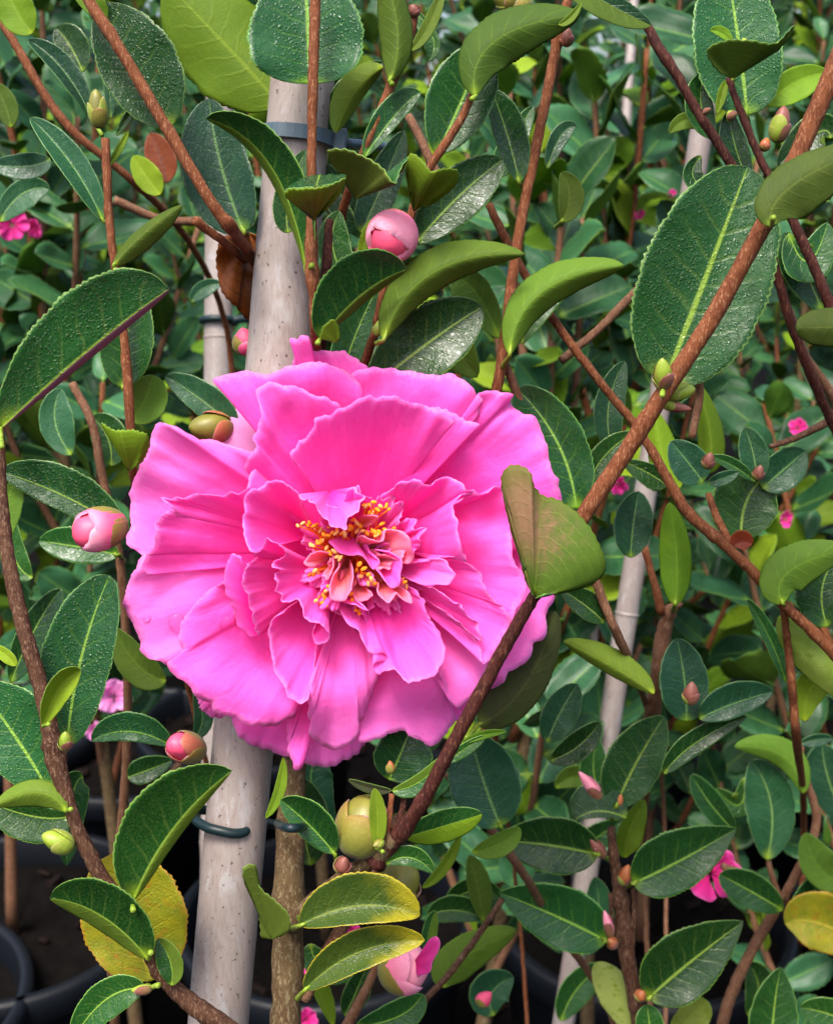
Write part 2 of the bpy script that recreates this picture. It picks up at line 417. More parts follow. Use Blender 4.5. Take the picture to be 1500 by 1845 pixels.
SCALE_GREEN = plain_mat('bud_scale_green', (0.17, 0.165, 0.022), 0.45, 260, 0.5, 0.3)
SCALE_RED = plain_mat('bud_scale_red', (0.33, 0.10, 0.030), 0.45, 300, 0.5, 0.3)
SCALE_BROWN = plain_mat('bud_scale_brown', (0.20, 0.065, 0.045), 0.5, 500, 0.5, 0.3)
BUD_LIME = plain_mat('bud_lime', (0.24, 0.33, 0.03), 0.45, 500, 0.3, 0.3)
BUD_PINK = plain_mat('bud_petal_pink', (0.78, 0.075, 0.17), 0.5, 400, 0.3, 0.3)
BUD_PALE = plain_mat('bud_petal_pale', (0.86, 0.27, 0.36), 0.5, 400, 0.3, 0.3)
def water_mat():
    m, t = newmat('water_bead'); b = NB(t)
    tr = b.n("BsdfTransparent"); gl = b.n("BsdfGlossy"); b.set(gl, 'Roughness', 0.06)
    fr = b.n("Fresnel"); b.set(fr, 'IOR', 1.18)
    mx = b.n("MixShader"); b.set(mx, 0, fr); b.set(mx, 1, tr.outputs[0]); b.set(mx, 2, gl.outputs[0])
    o = b.n("OutputMaterial"); b.set(o, 0, mx.outputs[0]); return m
WATER = water_mat()

# ------------------------------------------------------------------ builders
def tube_geo(pts, rad, n=12, seed=0, rough=0.05, cap=True):
    pts = np.asarray(pts, float); k = len(pts)
    T = np.gradient(pts, axis=0); T /= np.maximum(np.linalg.norm(T, axis=1, keepdims=True), 1e-12)
    a = np.array([0.3, 0.9, 0.2]); x = np.cross(T[0], a); x /= np.linalg.norm(x)
    rng = np.random.RandomState(seed); V = []
    ph = np.linspace(0, 2*math.pi, n, endpoint=False)
    j1 = rng.rand(k, n) - 0.5
    for i in range(k):
        x = x - T[i] * np.dot(x, T[i]); x /= np.linalg.norm(x); y = np.cross(T[i], x)
        r = rad[i] * (1 + rough * 2 * j1[i])
        V.append(pts[i] + x * (np.cos(ph) * r)[:, None] + y * (np.sin(ph) * r)[:, None])
    V = np.concatenate(V); F = []
    for i in range(k - 1):
        for j in range(n):
            a0, b0 = i*n + j, i*n + (j + 1) % n
            F.append((a0, b0, b0 + n, a0 + n))
    if cap:
        F.append(tuple(range(n - 1, -1, -1))); F.append(tuple((k - 1)*n + j for j in range(n)))
    return V, F

def stem(name, parent, pts, mat, n=12, seg=None, nodes=(), rough=0.04, seed=1):
    """pts: (px, py, h, radius in photo px)"""
    pts = np.array(pts, float)
    L = np.linalg.norm(np.diff(pts[:, :2], axis=0), axis=1).sum()
    seg = seg or int(max(8, L / 9))
    q = spline(pts, seg)
    rng = np.random.RandomState(seed + int(L))
    q[1:-1, :2] += rng.randn(seg - 2, 2) * 0.35
    W = PA(q[:, :3])
    rad = q[:, 3] * 0.88 * (D - q[:, 2] * 1e-3) / FPX
    rad *= 1 + 0.05 * np.sin(np.arange(seg) * 0.45 + seed) * rng.rand(seg)
    for t, k in nodes:
        rad *= 1 + k * np.exp(-((np.arange(seg) / (seg - 1) - t) * L / 10.0) ** 2)
    V, F = tube_geo(W, rad, n, seed, rough)
    return mesh_obj(name, V, F, mat, parent, W[0])

def leaf_shape(t, a, b):
    s = np.power(np.clip(t, 1e-4, 1), a) * np.power(np.clip(1 - t, 0, 1), b)
    tm = a / (a + b)
    return s / (tm**a * (1 - tm)**b)

def leaf(parent, base, mid, tip, wl, wr, top='dark', under='under', z=None, zl=None, zr=None, a=0.62, b=0.62, lm=None, rm=None, h=0.0, pet=None, teeth=1.0, label=None, nt=45, ns=15, wave=1.0, seed=None, th=0.22, swap=False, curl=0.0, name='leaf'):
    """leaf from its midrib (photo px, mm towards the lens) and the widths either side of it; TOP is what the lens sees"""
    def p3(p): return np.array([p[0], p[1], (p[2] if len(p) > 2 else 0.0) + h], float)
    b0, m0, t0 = p3(base), p3(mid), p3(tip)
    seed = int(abs(base[0] * 7 + base[1] * 3 + tip[0])) if seed is None else seed
    rng = np.random.RandomState(seed % 100000)
    c = 2*m0 - (b0 + t0) / 2
    t = np.linspace(0, 1, nt)[:, None]
    mid_ = (1 - t)**2 * b0 + 2*t*(1 - t) * c + t*t * t0
    dm = np.gradient(mid_, axis=0)[:, :2]; dm /= np.maximum(np.linalg.norm(dm, axis=1, keepdims=True), 1e-9)
    lp = np.stack([dm[:, 1], -dm[:, 0]], axis=1)
    sh = leaf_shape(np.linspace(0, 1, nt), a, b)
    sgn = np.linspace(-1, 1, ns); sgn = np.sign(sgn) * np.abs(sgn) ** 0.8
    mmpx = (D - m0[2] * 1e-3) / FPX * 1000
    if z is not None: zl = zr = z
    if zl is None: zl = wl * mmpx * 0.32
    if zr is None: zr = wr * mmpx * 0.32
    G = np.zeros((nt, ns, 3)); U = np.zeros((nt, ns, 2)); Nn = np.zeros((nt, ns, 2))
    ph = rng.rand(6) * 6.28
    tt = np.linspace(0, 1, nt); Lpx = np.linalg.norm(np.diff(mid_[:, :2], axis=0), axis=1).sum()
    tooth = np.where(np.arange(nt) % 2 == 0, 1.0, 1 - (0.012 + 0.032 * rng.rand(nt)) * teeth)
    tooth = tooth * (1 + 0.012 * np.sin(tt * 23 + ph[0]) + 0.01 * np.sin(tt * 41 + ph[1]))
    for j, s in enumerate(sgn):
        f = abs(s); wd = wl if s < 0 else wr; zz = zl if s < 0 else zr
        k = np.where(f > 0.9, tooth, 1.0)
        off = (wd * f * k * sh)[:, None] * lp * (1 if s < 0 else -1)
        G[:, j, :2] = mid_[:, :2] + off
        wv = wave * (wd * mmpx / 7.0) * f**1.5 * (0.35 * np.sin(tt * 7 + ph[2] + (s > 0) * 2) + 0.22 * np.sin(tt * 15 + ph[3] + s)) * sh
        ridge = 0.10 * mmpx / 0.116 * math.exp(-(s / 0.09)**2)
        G[:, j, 2] = mid_[:, 2] + zz * sh * f**1.25 + wv - ridge + curl * f**3 * sh
        U[:, j, 0] = s * max(wd, 8) * mmpx + ph[4] * 10; U[:, j, 1] = tt * Lpx * mmpx + ph[5] * 10
        Nn[:, j, 0] = 0.5 + 0.5 * s; Nn[:, j, 1] = tt
    V, F, M, uv = sheet(PA(G), th * 1e-3 * mmpx / 0.116, {"UVMap": U, "Norm": Nn})
    mats = [LM[top], LM[under], LM['rim'] if top not in ('dead', 'yellow', 'gold') else LM[top]]
    if lm or rm:
        mats += [LM[lm or top], LM[rm or top]]
        M = list(M); cnt = 0; half = (ns - 1) // 2
        for i in range(nt - 1):
            for j in range(ns - 1):
                if lm and j < half: M[cnt] = 3
                if rm and j >= half: M[cnt] = 4
                cnt += 2
    o = mesh_obj(name, V, F, mats, parent, PA(b0), M, uv)
    if label: o['label'] = label
    if pet is not None:
        q = p3(pet)
        pr = max(4.0, min(wl + wr, 60) * 0.09)
        cpt = (b0 + q) / 2; cpt[2] -= 0.5
        inn = mid_[3].copy(); inn[2] -= 0.35
        stem('petiole', o, [list(q) + [pr * 1.1], list(cpt) + [pr * 0.9], list(b0) + [pr * 0.85], list(inn) + [pr * 0.4]], BM['green'], n=8, seg=12)
    return o

def patch(parent, base, rim, top, under, h=0.0, th=0.35, bulge=0.0, nu=49, nv=19, power=1.0, name='leaf', label=None, teeth=1.0, rimmat=None, ruffle=0.0, rfreq=5, curl=0.0, rag=1.0, seed=0, base2=None, v0=0.02):
    """free-form leaf or petal: a fan from its base to a rim traced point by point, bulged and ruffled in depth"""
    rng = np.random.RandomState(seed + int(base[0] + rim[0][0]))
    def p3(p): return np.array([p[0], p[1], (p[2] if len(p) > 2 else 0.0) + h], float)
    rp = spline([p3(p) for p in rim], nu)
    b0 = p3(base); b1 = p3(base2) if base2 else b0
    u = np.linspace(0, 1, nu); v = np.linspace(v0, 1, nv) ** 0.9
    # smooth random edge wander
    if rag:
        k = rng.randn(nu); kk = np.convolve(np.pad(k, 4, mode='edge'), np.ones(3) / 3, 'same')[4:-4] * (2.0 if name == 'petal' else 1.0)
        tang = np.gradient(rp[:, :2], axis=0); tang /= np.maximum(np.linalg.norm(tang, axis=1, keepdims=True), 1e-9)
        rp[:, :2] += np.stack([tang[:, 1], -tang[:, 0]], 1) * (kk * 1.3 * rag)[:, None]
        if teeth and name == 'leaf': rp[:, :2] += np.stack([tang[:, 1], -tang[:, 0]], 1) * np.where(np.arange(nu) % 2, 1.2, -1.2)[:, None] * teeth
    ph = rng.rand(8) * 6.28
    wave = sum(np.sin(u * rfreq * (i + 1) * 2.1 + ph[i]) / (i + 1) ** 0.7 for i in range(4)) * 0.55
    G = np.zeros((nu, nv, 3)); U = np.zeros((nu, nv, 2)); Nn = np.zeros((nu, nv, 2))
    bb = b0[None] * (1 - u[:, None]) + b1[None] * u[:, None]
    rl = np.linalg.norm(rp[:, :2] - bb[:, :2], axis=1)
    arc = np.concatenate([[0], np.cumsum(np.linalg.norm(np.diff(rp[:, :2], axis=0), axis=1))])
    lowf = np.sin(u * 5 + ph[5]) * 0.6 + np.sin(u * 9 + ph[6]) * 0.4
    wid = max(0.5, arc[-1] / 420)
    soft = name == 'petal' and nu > 50
    kn = int(nu * .09); ker = np.exp(-np.linspace(-2, 2, 2*kn + 1)**2); ker /= ker.sum()
    rsm = np.stack([np.convolve(np.pad(rp[:, c_], kn, mode='reflect', reflect_type='odd'), ker, 'valid') for c_ in range(3)], 1)
    plane = []
    for wl_, am_, cnt_ in ((330, 1.0, 3), (190, .65, 4), (105, .30, 4), (60, .11, 3)):
        for _ in range(cnt_):
            an_ = rng.rand() * 6.28; kk_ = 6.28 / (wl_ * rng.uniform(.8, 1.25))
            plane.append((kk_ * math.cos(an_), kk_ * math.sin(an_), rng.rand() * 6.28, am_ / cnt_ ** .5))
    for j, x in enumerate(v):
        xr = x**5 if soft else 1.0
        rj = rsm * (1 - xr) + rp * xr
        G[:, j] = bb * (1 - x) + rj * x
        wx_ = G[:, j, 0] + 14 * np.sin(G[:, j, 1] / 47 + ph[1]); wy_ = G[:, j, 1] + 14 * np.sin(G[:, j, 0] / 53 + ph[2])
        n2 = sum(amp_ * np.sin(fu * wx_ + fv * wy_ + p_) for fu, fv, p_, amp_ in plane)
        G[:, j, 2] = bb[:, 2] + (rj[:, 2] - bb[:, 2]) * x**power + bulge * 4 * x * (1 - x) + ruffle * (0.6 * wave * x**9 + 1.4 * n2 * x**1.2) + curl * max(0, (x - 0.88) / 0.12) ** 2
        U[:, j, 0] = (arc - arc[-1] / 2) * (0.25 + 0.75 * x) * 0.116 + ph[7] * 9; U[:, j, 1] = rl * x * 0.116 + ph[4] * 9
        Nn[:, j, 0] = u; Nn[:, j, 1] = x
    V, F, M, uv = sheet(PA(G), th * 1e-3, {"UVMap": U, "Norm": Nn})
    o = mesh_obj(name, V, F, [top, under, rimmat or top], parent, PA(b0), M, uv)
    if label: o['label'] = label
    return o

def bud(parent, base, tip, r, core, scales, h=0.0, n=5, name='bud', label=None, prof=(0.55, 0.75), open_=0.78, seed=0, low=0.55, blunt=99):
    """a bud along an axis (photo px): core lathe with overlapping scales"""
    def p3(p): return PA(np.array([p[0], p[1], (p[2] if len(p) > 2 else 0.0) + h], float))
    B, T = p3(base), p3(tip)
    ax = T - B; L = np.linalg.norm(ax); ax /= L
    x = np.cross(ax, [0.2, 0.3, 1.0]); x /= np.linalg.norm(x); y = np.cross(ax, x)
    rm = r * (D - ((base[2] if len(base) > 2 else 0) + h) * 1e-3) / FPX
    pf = lambda t: rm * leaf_shape(t, *prof)
    rng = np.random.RandomState(seed + int(base[0]))
    nt, nr = 18, 20
    tt = np.linspace(0.01, 0.995, nt)
    V = []; F = []
    for t in tt:
        for k in range(nr):
            a_ = 2*math.pi*k/nr + t * 1.5
            rr = pf(t) * 0.95 * (1 + 0.035 * math.sin(3 * a_ + t * 6))
            V.append(B + ax * L * t + (x * math.cos(a_) + y * math.sin(a_)) * rr)
    for i in range(nt - 1):
        for k in range(nr):
            F.append((i*nr + k, i*nr + (k+1) % nr, (i+1)*nr + (k+1) % nr, (i+1)*nr + k))
    F.append(tuple(range(nr - 1, -1, -1))); F.append(tuple((nt-1)*nr + k for k in range(nr)))
    o = mesh_obj(name, V, F, core, parent, B)
    if label: o['label'] = label
    for i in range(n):
        a0 = i * 2.4 + rng.rand() * 0.5
        te = open_ * (low + (1 - low) * (i / max(1, n - 1))) * (0.95 + 0.1 * rng.rand())
        half = 1.15
        nu, nv = 15, 12
        G = np.zeros((nu, nv, 3)); U = np.zeros((nu, nv, 2))
        for j in range(nv):
            vv = j / (nv - 1); t = 0.01 + te * vv
            wd = half * math.sqrt(max(0.0, 1 - vv**3.2)) + 0.03 if i < blunt else 1.5 * max(0.0, 1 - vv**14)**.5 + .03
            for k in range(nu):
                q = k / (nu - 1) * 2 - 1
                a_ = a0 + q * wd
                rr = pf(t) * (1.035 + 0.03 * (n - i) / n + 0.02 * (1 - abs(q))) + 0.00012
                G[k, j] = B + ax * L * t + (x * math.cos(a_) + y * math.sin(a_)) * rr
                U[k, j] = (k, j)
        V, F, M, uv = sheet(G, rm * 0.045, {"UVMap": U * 0.6 + i * 17, "Norm": U / np.array([nu - 1, nv - 1])}, face_cam=False)
        mesh_obj('bud_scale', V, F, scales[i % len(scales)], o, B, None, uv)
    return o

# ------------------------------------------------------------------ ground and pots
def build_ground():
    n = 60
    xs = np.concatenate([np.linspace(-30, -3, 8), np.linspace(-2.6, 2.6, n), np.linspace(3, 30, 8)])
    ys = np.concatenate([np.linspace(-20, -1, 6), np.linspace(-0.6, 5, n), np.linspace(6, 60, 10)])
    rng = np.random.RandomState(4)
    V = [(x, y, (rng.rand() - 0.5) * 0.012) for x in xs for y in ys]
    m = len(ys)
    F = [(i*m + j, (i+1)*m + j, (i+1)*m + j + 1, i*m + j + 1) for i in range(len(xs) - 1) for j in range(m - 1)]
    o = mesh_obj('ground', V, F, SOIL, None, (0, 0, 0))
    o['kind'] = 'structure'; o['label'] = 'dark bare ground littered with bark between the pots'; o['category'] = 'ground'
build_ground()

def chips_mesh(name, cx, cy, z, rad, n, seed, parent=None, box=None):
    rng = np.random.RandomState(seed); V = []; F = []
    for i in range(n):
        if box: x, y = rng.uniform(box[0], box[1]), rng.uniform(box[2], box[3])
        else:
            a = rng.rand() * 6.28; r = rad * math.sqrt(rng.rand()) * 0.95
            x, y = cx + r * math.cos(a), cy + r * math.sin(a)
        s = rng.uniform(0.003, 0.010) * (1.6 if box else 1); M_ = Matrix.Rotation(rng.rand() * 6.28, 3, 'Z') @ Matrix.Rotation(rng.randn() * 0.5, 3, 'X')
        k = len(V)
        for p in ((-1, -.45, -.2), (1, -.35, -.2), (.9, .4, -.2), (-.8, .5, -.2), (-.9, -.4, .2), (.85, -.3, .25), (.8, .35, .15), (-.75, .4, .2)):
            q = M_ @ Vector(p) * s
            V.append((x + q.x, y + q.y, z + q.z + s * 0.15))
        for f in ((3, 2, 1, 0), (4, 5, 6, 7), (0, 1, 5, 4), (1, 2, 6, 5), (2, 3, 7, 6), (3, 0, 4, 7)): F.append(tuple(k + a for a in f))
    o = mesh_obj(name, V, F, CHIP, parent, (cx, cy, z), smooth=False)
    o['kind'] = 'stuff'
    return o
o = chips_mesh('bark_litter', 0, 1.2, 0.006, 0, 1500, 3, box=(-1.2, 1.2, 0.4, 2.4))
o['label'] = 'brown bark chips scattered over the dark ground'; o['category'] = 'bark chips'

def pot(x, y, r, hgt, label, z0=0.0, group='black plastic nursery pots'):
    root = thing('flower_pot', label, 'pot', (x, y, z0), group)
    prof = [(0.78, 0), (0.80, 0.0), (0.93, 0.86), (0.94, 0.87), (1.0, 0.872), (1.02, 0.89), (1.02, 0.985), (1.0, 1.0), (0.955, 1.0), (0.94, 0.985), (0.92, 0.86), (0.78, 0.05)]
    n = 64; V = []; F = []
    for pr, pz in prof:
        for k in range(n):
            a = 2*math.pi*k/n; V.append((x + r*pr*math.cos(a), y + r*pr*math.sin(a), z0 + hgt*pz))
    for i in range(len(prof) - 1):
        for k in range(n): F.append((i*n + k, i*n + (k+1) % n, (i+1)*n + (k+1) % n, (i+1)*n + k))
    F.append(tuple(range(n - 1, -1, -1)))
    mesh_obj('shell', V, F, POT, root, (x, y, z0))
    rng = np.random.RandomState(int(abs(x) * 1000)); V = [(x, y, z0 + hgt*0.86)]; F = []; zz = z0 + hgt*0.86
    for q in range(1, 9):
        for k in range(n):
            a = 2*math.pi*k/n; V.append((x + r*0.925*q/8*math.cos(a), y + r*0.925*q/8*math.sin(a), zz + (rng.rand() - .5)*0.010*(q < 8)))
    for k in range(n): F.append((0, 1 + k, 1 + (k+1) % n))
    for q in range(7):
        for k in range(n): F.append((1 + q*n + k, 1 + (q+1)*n + k, 1 + (q+1)*n + (k+1) % n, 1 + q*n + (k+1) % n))
    s = mesh_obj('soil', V, F, SOIL, root, (x, y, zz))
    chips_mesh('bark_mulch', x, y, zz + 0.002, r*0.9, 30, int(abs(y) * 1000), s)
    return root

# ------------------------------------------------------------------ canes and their ties
def cane(label, p0, p1, r0, r1, mat, nodes, group='bamboo canes'):
    p0, p1 = np.asarray(p0), np.asarray(p1)
    root = thing('bamboo_cane', label, 'garden cane', p0, group)
    n = 120; t = np.linspace(0, 1, n)[:, None]
    L = np.linalg.norm(p1 - p0)
    W = p0 * (1 - t) + p1 * t
    rad = r0 * (1 - t[:, 0]) + r1 * t[:, 0]
    seen = []
    for k in nodes: rad *= 1 + 0.07 * np.exp(-((t[:, 0] - k) * L / 0.0022)**2) - 0.04 * np.exp(-((t[:, 0] - k) * L / 0.0015 - 2)**2)
    V, F = tube_geo(W, rad, 28, 3, 0.006)
    mesh_obj('culm', V, F, mat, root, p0)
    for k in nodes:
        c = p0 * (1 - k) + p1 * k; rr = r0 * (1 - k) + r1 * k; d = (p1 - p0) / L
        pts = np.array([c + d * x for x in (-0.0009, -0.0004, 0.0, 0.0004, 0.0009)])
        V, F = tube_geo(pts, rr * np.array([1.0, 1.05, 1.09, 1.05, 1.0]), 28, 5, 0.008, cap=False)
        mesh_obj('node_ring', V, F, mat, root, c)
    return root
def ext(a, b, z):
    a, b = np.asarray(a), np.asarray(b); t = (z - a[2]) / (b[2] - a[2]); return a + (b - a) * t
HS = -24   # the main cane's depth behind the bloom
A0, A1 = P(393, 1845, HS - 3), P(550, 90, HS + 5)
rr = 54 * (D + .024) / FPX
MAIN_FOOT = ext(A0, A1, 0.10)
main_cane = cane('thick pale grey bamboo cane standing directly behind the big pink bloom', MAIN_FOOT, ext(A0, A1, 0.98), rr * 0.945, rr * 1.06, CANE, [0.13, 0.36])
B0, B1 = P(393, 650, -300), P(396, 200, -305)
cane('thinner pale cane with a dark tie, behind the brown dead leaf', ext(B0, B1, 0.10), ext(B0, B1, 0.98), 26 * .55 / FPX, 25 * .55 / FPX, CANE2, [0.22, 0.52, P(393, 610, -300)[2] / 0.88 - 0.10 / 0.88])
C0, C1 = P(1100, 1290, -330), P(1262, 240, -310)
cane('slanting pale cane half hidden by leaves beside the thick orange-brown branch', ext(C0, C1, 0.05), ext(C0, C1, 1.04), 21 * .575 / FPX, 20 * .565 / FPX, CANE2, [0.45, 0.60, 0.77])
E0, E1 = P(1120, 330, -560), P(1140, 20, -580)
cane('distant thin cane among the small leaves below the upper edge', ext(E0, E1, 0.05), ext(E0, E1, 1.1), 9 * .82 / FPX, 9 * .82 / FPX, CANE2, [0.5])

def strap_tie():
    c = P(537, 255, HS + 4); root = thing('plant_tie', 'blue-grey plastic strap clipped round the thick cane near its top', 'plant tie', c, 'plastic plant ties')
    s = (D + .024) / FPX
    # band round cane and stem
    n = 40; V = []; F = []
    ax = (A1 - A0) / np.linalg.norm(A1 - A0); x = RIGHT - ax * np.dot(RIGHT, ax); x /= np.linalg.norm(x); y = np.cross(ax, x)
    hw, ra, rb = 12 * s, 63 * s, 64 * s
    for k in range(n):
        a = 2*math.pi*k/n
        ca, sa = math.copysign(abs(math.cos(a))**0.85, math.cos(a)), math.copysign(abs(math.sin(a))**0.85, math.sin(a))
        for (e, dz) in ((0, -hw), (2.4*s*4, -hw), (2.4*s*4, hw), (0, hw)):
            V.append(c + x * ca * (ra + e) + y * sa * (rb + e) + ax * dz)
    for k in range(n):
        for q in range(4): F.append((k*4 + q, k*4 + (q+1) % 4, ((k+1) % n)*4 + (q+1) % 4, ((k+1) % n)*4 + q))
    mesh_obj('strap', V, F, TIE_BLUE, root, c, smooth=False)
    V = []; F = []
    q = P(612, 254, HS + 7)
    for dx, dy, dz in [(a, b_, c_) for a in (-12, 12) for b_ in (-20, 20) for c_ in (-12, 12)]: V.append(q + x * dx * s + ax * dy * s + y * dz * s)
    F = [(0, 1, 3, 2), (4, 6, 7, 5), (0, 4, 5, 1), (2, 3, 7, 6), (0, 2, 6, 4), (1, 5, 7, 3)]
    o = mesh_obj('buckle', V, F, TIE_BLUE, root, q, smooth=False)
    bv = o.modifiers.new('edge', 'BEVEL'); bv.width = 3 * s; bv.segments = 2
    T_ = [list(P(622, 258, HS + 5)), list(P(665, 262, HS - 2)), list(P(720, 268, HS - 12))]
    V, F = tube_geo(spline(T_, 14), np.full(14, 9 * s), 8, 2, 0.0)
    mesh_obj('tail', V, F, TIE_BLUE, root, q)
strap_tie()
def wire_tie():
    root = thing('plant_tie', 'dark green plastic clip hooked round the thick cane below the bloom', 'plant tie', P(400, 1495, -20), 'plastic plant ties')
    pts = [(520, 1492, -30), (470, 1480, -40), (410, 1468, -42), (352, 1462, -32), (352, 1476, -23), (372, 1490, -18.5), (400, 1498, -17.3), (425, 1502, -17.8), (440, 1499, -19), (446, 1492, -20)]
    q = spline([list(p) for p in pts], 60); W = PA(q)
    rad = np.full(60, 9.0 * (D + .02) / FPX); rad[-4:] *= [1.0, 1.02, 0.95, 0.6]
    V, F = tube_geo(W, rad, 12, 1, 0.01)
    mesh_obj('hook', V, F, TIE_GREEN, root, W[30])
    q = spline([[500, 1484, -8], [515, 1491, 8], [535, 1492, 8], [556, 1486, -8]], 24); W = PA(q)
    V, F = tube_geo(W, np.full(24, 8 * D / FPX), 12, 1, 0.01)
    mesh_obj('loop', V, F, TIE_GREEN, root, W[12])
wire_tie()
def band_tie():
    c = P(393, 578, -300); root = thing('plant_tie', 'dark band tied round the thinner pale cane behind the brown leaf', 'plant tie', c, 'plastic plant ties')
    a = np.linspace(0, 2*math.pi, 33); s = .55 / FPX
    W = np.array([c + RIGHT * math.cos(k) * 29 * s + FWD * math.sin(k) * 29 * s for k in a])
    V, F = tube_geo(W, np.full(33, 6.5 * s), 8, 1, 0.0)
    mesh_obj('loop', V, F, TIE_GREEN, root, c)
    W = spline([list(P(420, 577, -290)), list(P(445, 574, -292)), list(P(470, 580, -296))], 10)
    V, F = tube_geo(W, np.full(10, 8 * s), 8, 1, 0.0)
    mesh_obj('tail', V, F, TIE_GREEN, root, W[0])
band_tie()

# ------------------------------------------------------------------ the camellia with the big bloom
mfoot = P(512, 2000, -14); mfoot = np.array([mfoot[0], mfoot[1] + 0.01, 0.10])
M = thing('camellia_plant', 'camellia bearing the big ruffled pink bloom, tied to the thick pale cane', 'camellia', mfoot, 'camellia plants')
pot((MAIN_FOOT[0] + mfoot[0]) / 2, (MAIN_FOOT[1] + mfoot[1]) / 2, 0.12, 0.21, 'black pot holding the thick cane and the bloom-bearing camellia', 0.0)

# --- woody parts
W_ = [list(mfoot)] + [list(P(514, 1845, -13))] + [list(P(x, y, h)) for x, y, h in ((519, 1740, -13), (519, 1655, -13), (522, 1550, -14), (525, 1450, -16), (530, 1370, -18), (540, 1250, -20), (560, 1100, -20))]
q = spline(W_, 110)
rm_ = np.interp(np.linspace(0, 1, 110), [0, .5, .8, .9, 1], [30, 28, 28, 22, 18]) * .263 / FPX
rm_ *= 1 + .035 * np.sin(np.arange(110) * 1.1) + .03 * np.random.RandomState(2).randn(110)
for t_ in range(110):
    yy = 922.5 - np.dot(q[t_] - CAM, UP) / np.dot(q[t_] - CAM, FWD) * FPX
    rm_[t_] *= 1 + .20 * math.exp(-((yy - 1640) / 26)**2)
V, F = tube_geo(q, rm_, 20, 4, 0.045); mesh_obj('main_stem', V, F, BM['trunk'], M, mfoot)
stem('branch', M, [(522, 1668, -10, 20), (560, 1632, -7, 20), (610, 1590, -4, 19), (660, 1555, -1, 19), (690, 1530, 1, 21), (712, 1505, 3, 19)], BM['trunk'], 16, nodes=((.85, .2),), rough=.06)
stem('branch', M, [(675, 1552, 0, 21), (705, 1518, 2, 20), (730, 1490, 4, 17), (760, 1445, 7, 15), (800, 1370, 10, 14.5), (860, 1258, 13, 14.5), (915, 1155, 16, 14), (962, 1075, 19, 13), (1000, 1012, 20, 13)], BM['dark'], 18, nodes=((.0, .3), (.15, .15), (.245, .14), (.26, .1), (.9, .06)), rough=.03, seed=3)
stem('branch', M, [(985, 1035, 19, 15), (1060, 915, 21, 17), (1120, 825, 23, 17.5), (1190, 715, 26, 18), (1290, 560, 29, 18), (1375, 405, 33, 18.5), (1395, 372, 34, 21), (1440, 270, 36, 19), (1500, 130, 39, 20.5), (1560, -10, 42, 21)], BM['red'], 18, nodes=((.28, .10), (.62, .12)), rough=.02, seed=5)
stem('branch', M, [(-14, 640, 7, 10), (-2, 760, 7, 11), (2, 880, 7, 12.5), (16, 1010, 8, 14.5), (40, 1120, 8, 16), (68, 1220, 8, 16), (90, 1310, 8, 17), (103, 1378, 8, 20), (122, 1440, 8, 14), (148, 1512, 7, 15), (190, 1590, 6, 15.5), (235, 1650, 6, 16), (265, 1710, 5, 15), (300, 1765, 4, 17), (345, 1808, 3, 19), (420, 1860, 0, 20), (505, 1930, -10, 20)], BM['brown'], 16, nodes=((.13, .08), (.47, .25), (.49, .2), (.72, .15), (.80, .2)), rough=.06, seed=7)
stem('branch', M, [(140, -40, 8, 12), (165, 10, 8, 12), (197, 58, 8, 12.5), (250, 145, 7, 12), (303, 235, 6, 12.5), (350, 315, 5, 12), (395, 385, 4, 12), (418, 412, 1, 13), (438, 440, -14, 11), (475, 500, -42, 10)], BM['red'], 14, nodes=((.19, .12), (.5, .12), (.8, .2)), seed=9)
stem('twig', M, [(350, 396, 2, 9), (375, 415, -1, 9), (405, 437, -5, 9), (445, 470, -40, 10)], BM['red'], 12)
stem('branch', M, [(569, -40, 10, 11), (566, 60, 10, 11), (563, 180, 9, 10.5), (561, 300, 8, 9.5), (561, 400, 7, 11), (561, 470, 6, 13), (566, 540, 5, 11), (568, 605, 1, 11), (572, 650, -16, 11), (575, 760, -20, 11)], BM['red'], 14, nodes=((.16, .06), (.58, .12), (.645, .3), (.67, .25)), seed=11)
stem('branch', M, [(594, 395, 0, 7), (590, 440, 0, 10), (586, 520, 0, 12), (580, 600, -6, 11), (575, 680, -19, 10)], BM['dark'], 12)
stem('branch', M, [(746, 12, -2, 9), (740, 60, -2, 9), (722, 105, -2, 9), (700, 165, -2, 10), (675, 225, -2, 9), (655, 275, -3, 9), (632, 330, -9, 9), (610, 420, -18, 9), (600, 560, -22, 10)], BM['red'], 12, nodes=((.0, .3), (.24, .15)), seed=13)
stem('branch', M, [(855, 160, 2, 8), (830, 215, 1, 9), (800, 262, 0, 9), (780, 292, -1, 9), (755, 345, -3, 9), (738, 395, -4, 9), (712, 470, -5, 9), (690, 530, -5, 9), (675, 600, -9, 9), (655, 660, -16, 10), (640, 720, -20, 10)], BM['red'], 12, nodes=((.22, .1), (.4, .12), (.75, .12)), seed=15)
stem('branch', M, [(190, 250, 2, 9), (193, 310, 2, 9), (196, 380, 1, 8.5), (203, 450, 0, 8.5), (215, 540, -2, 9), (226, 630, -3, 9), (231, 700, -3, 10.5), (235, 770, -4, 9), (240, 850, -6, 9), (262, 960, -40, 8), (330, 1200, -80, 6), (400, 1500, -120, 5)], BM['red'], 12, nodes=((.12, .15), (.36, .12)), seed=17)
stem('branch', M, [(545, 1800, -14, 15), (575, 1745, -15, 15), (610, 1680, -17, 14), (660, 1590, -22, 12), (720, 1470, -30, 10)], BM['tan'], 12, seed=19)
stem('twig', M, [(715, 1510, 1, 8), (724, 1460, 0, 7), (733, 1420, -1, 6)], BM['dark'], 10)
stem('twig', M, [(692, 1518, 3, 7), (700, 1480, 3, 6), (706, 1430, 2, 6)], BM['red'], 10)

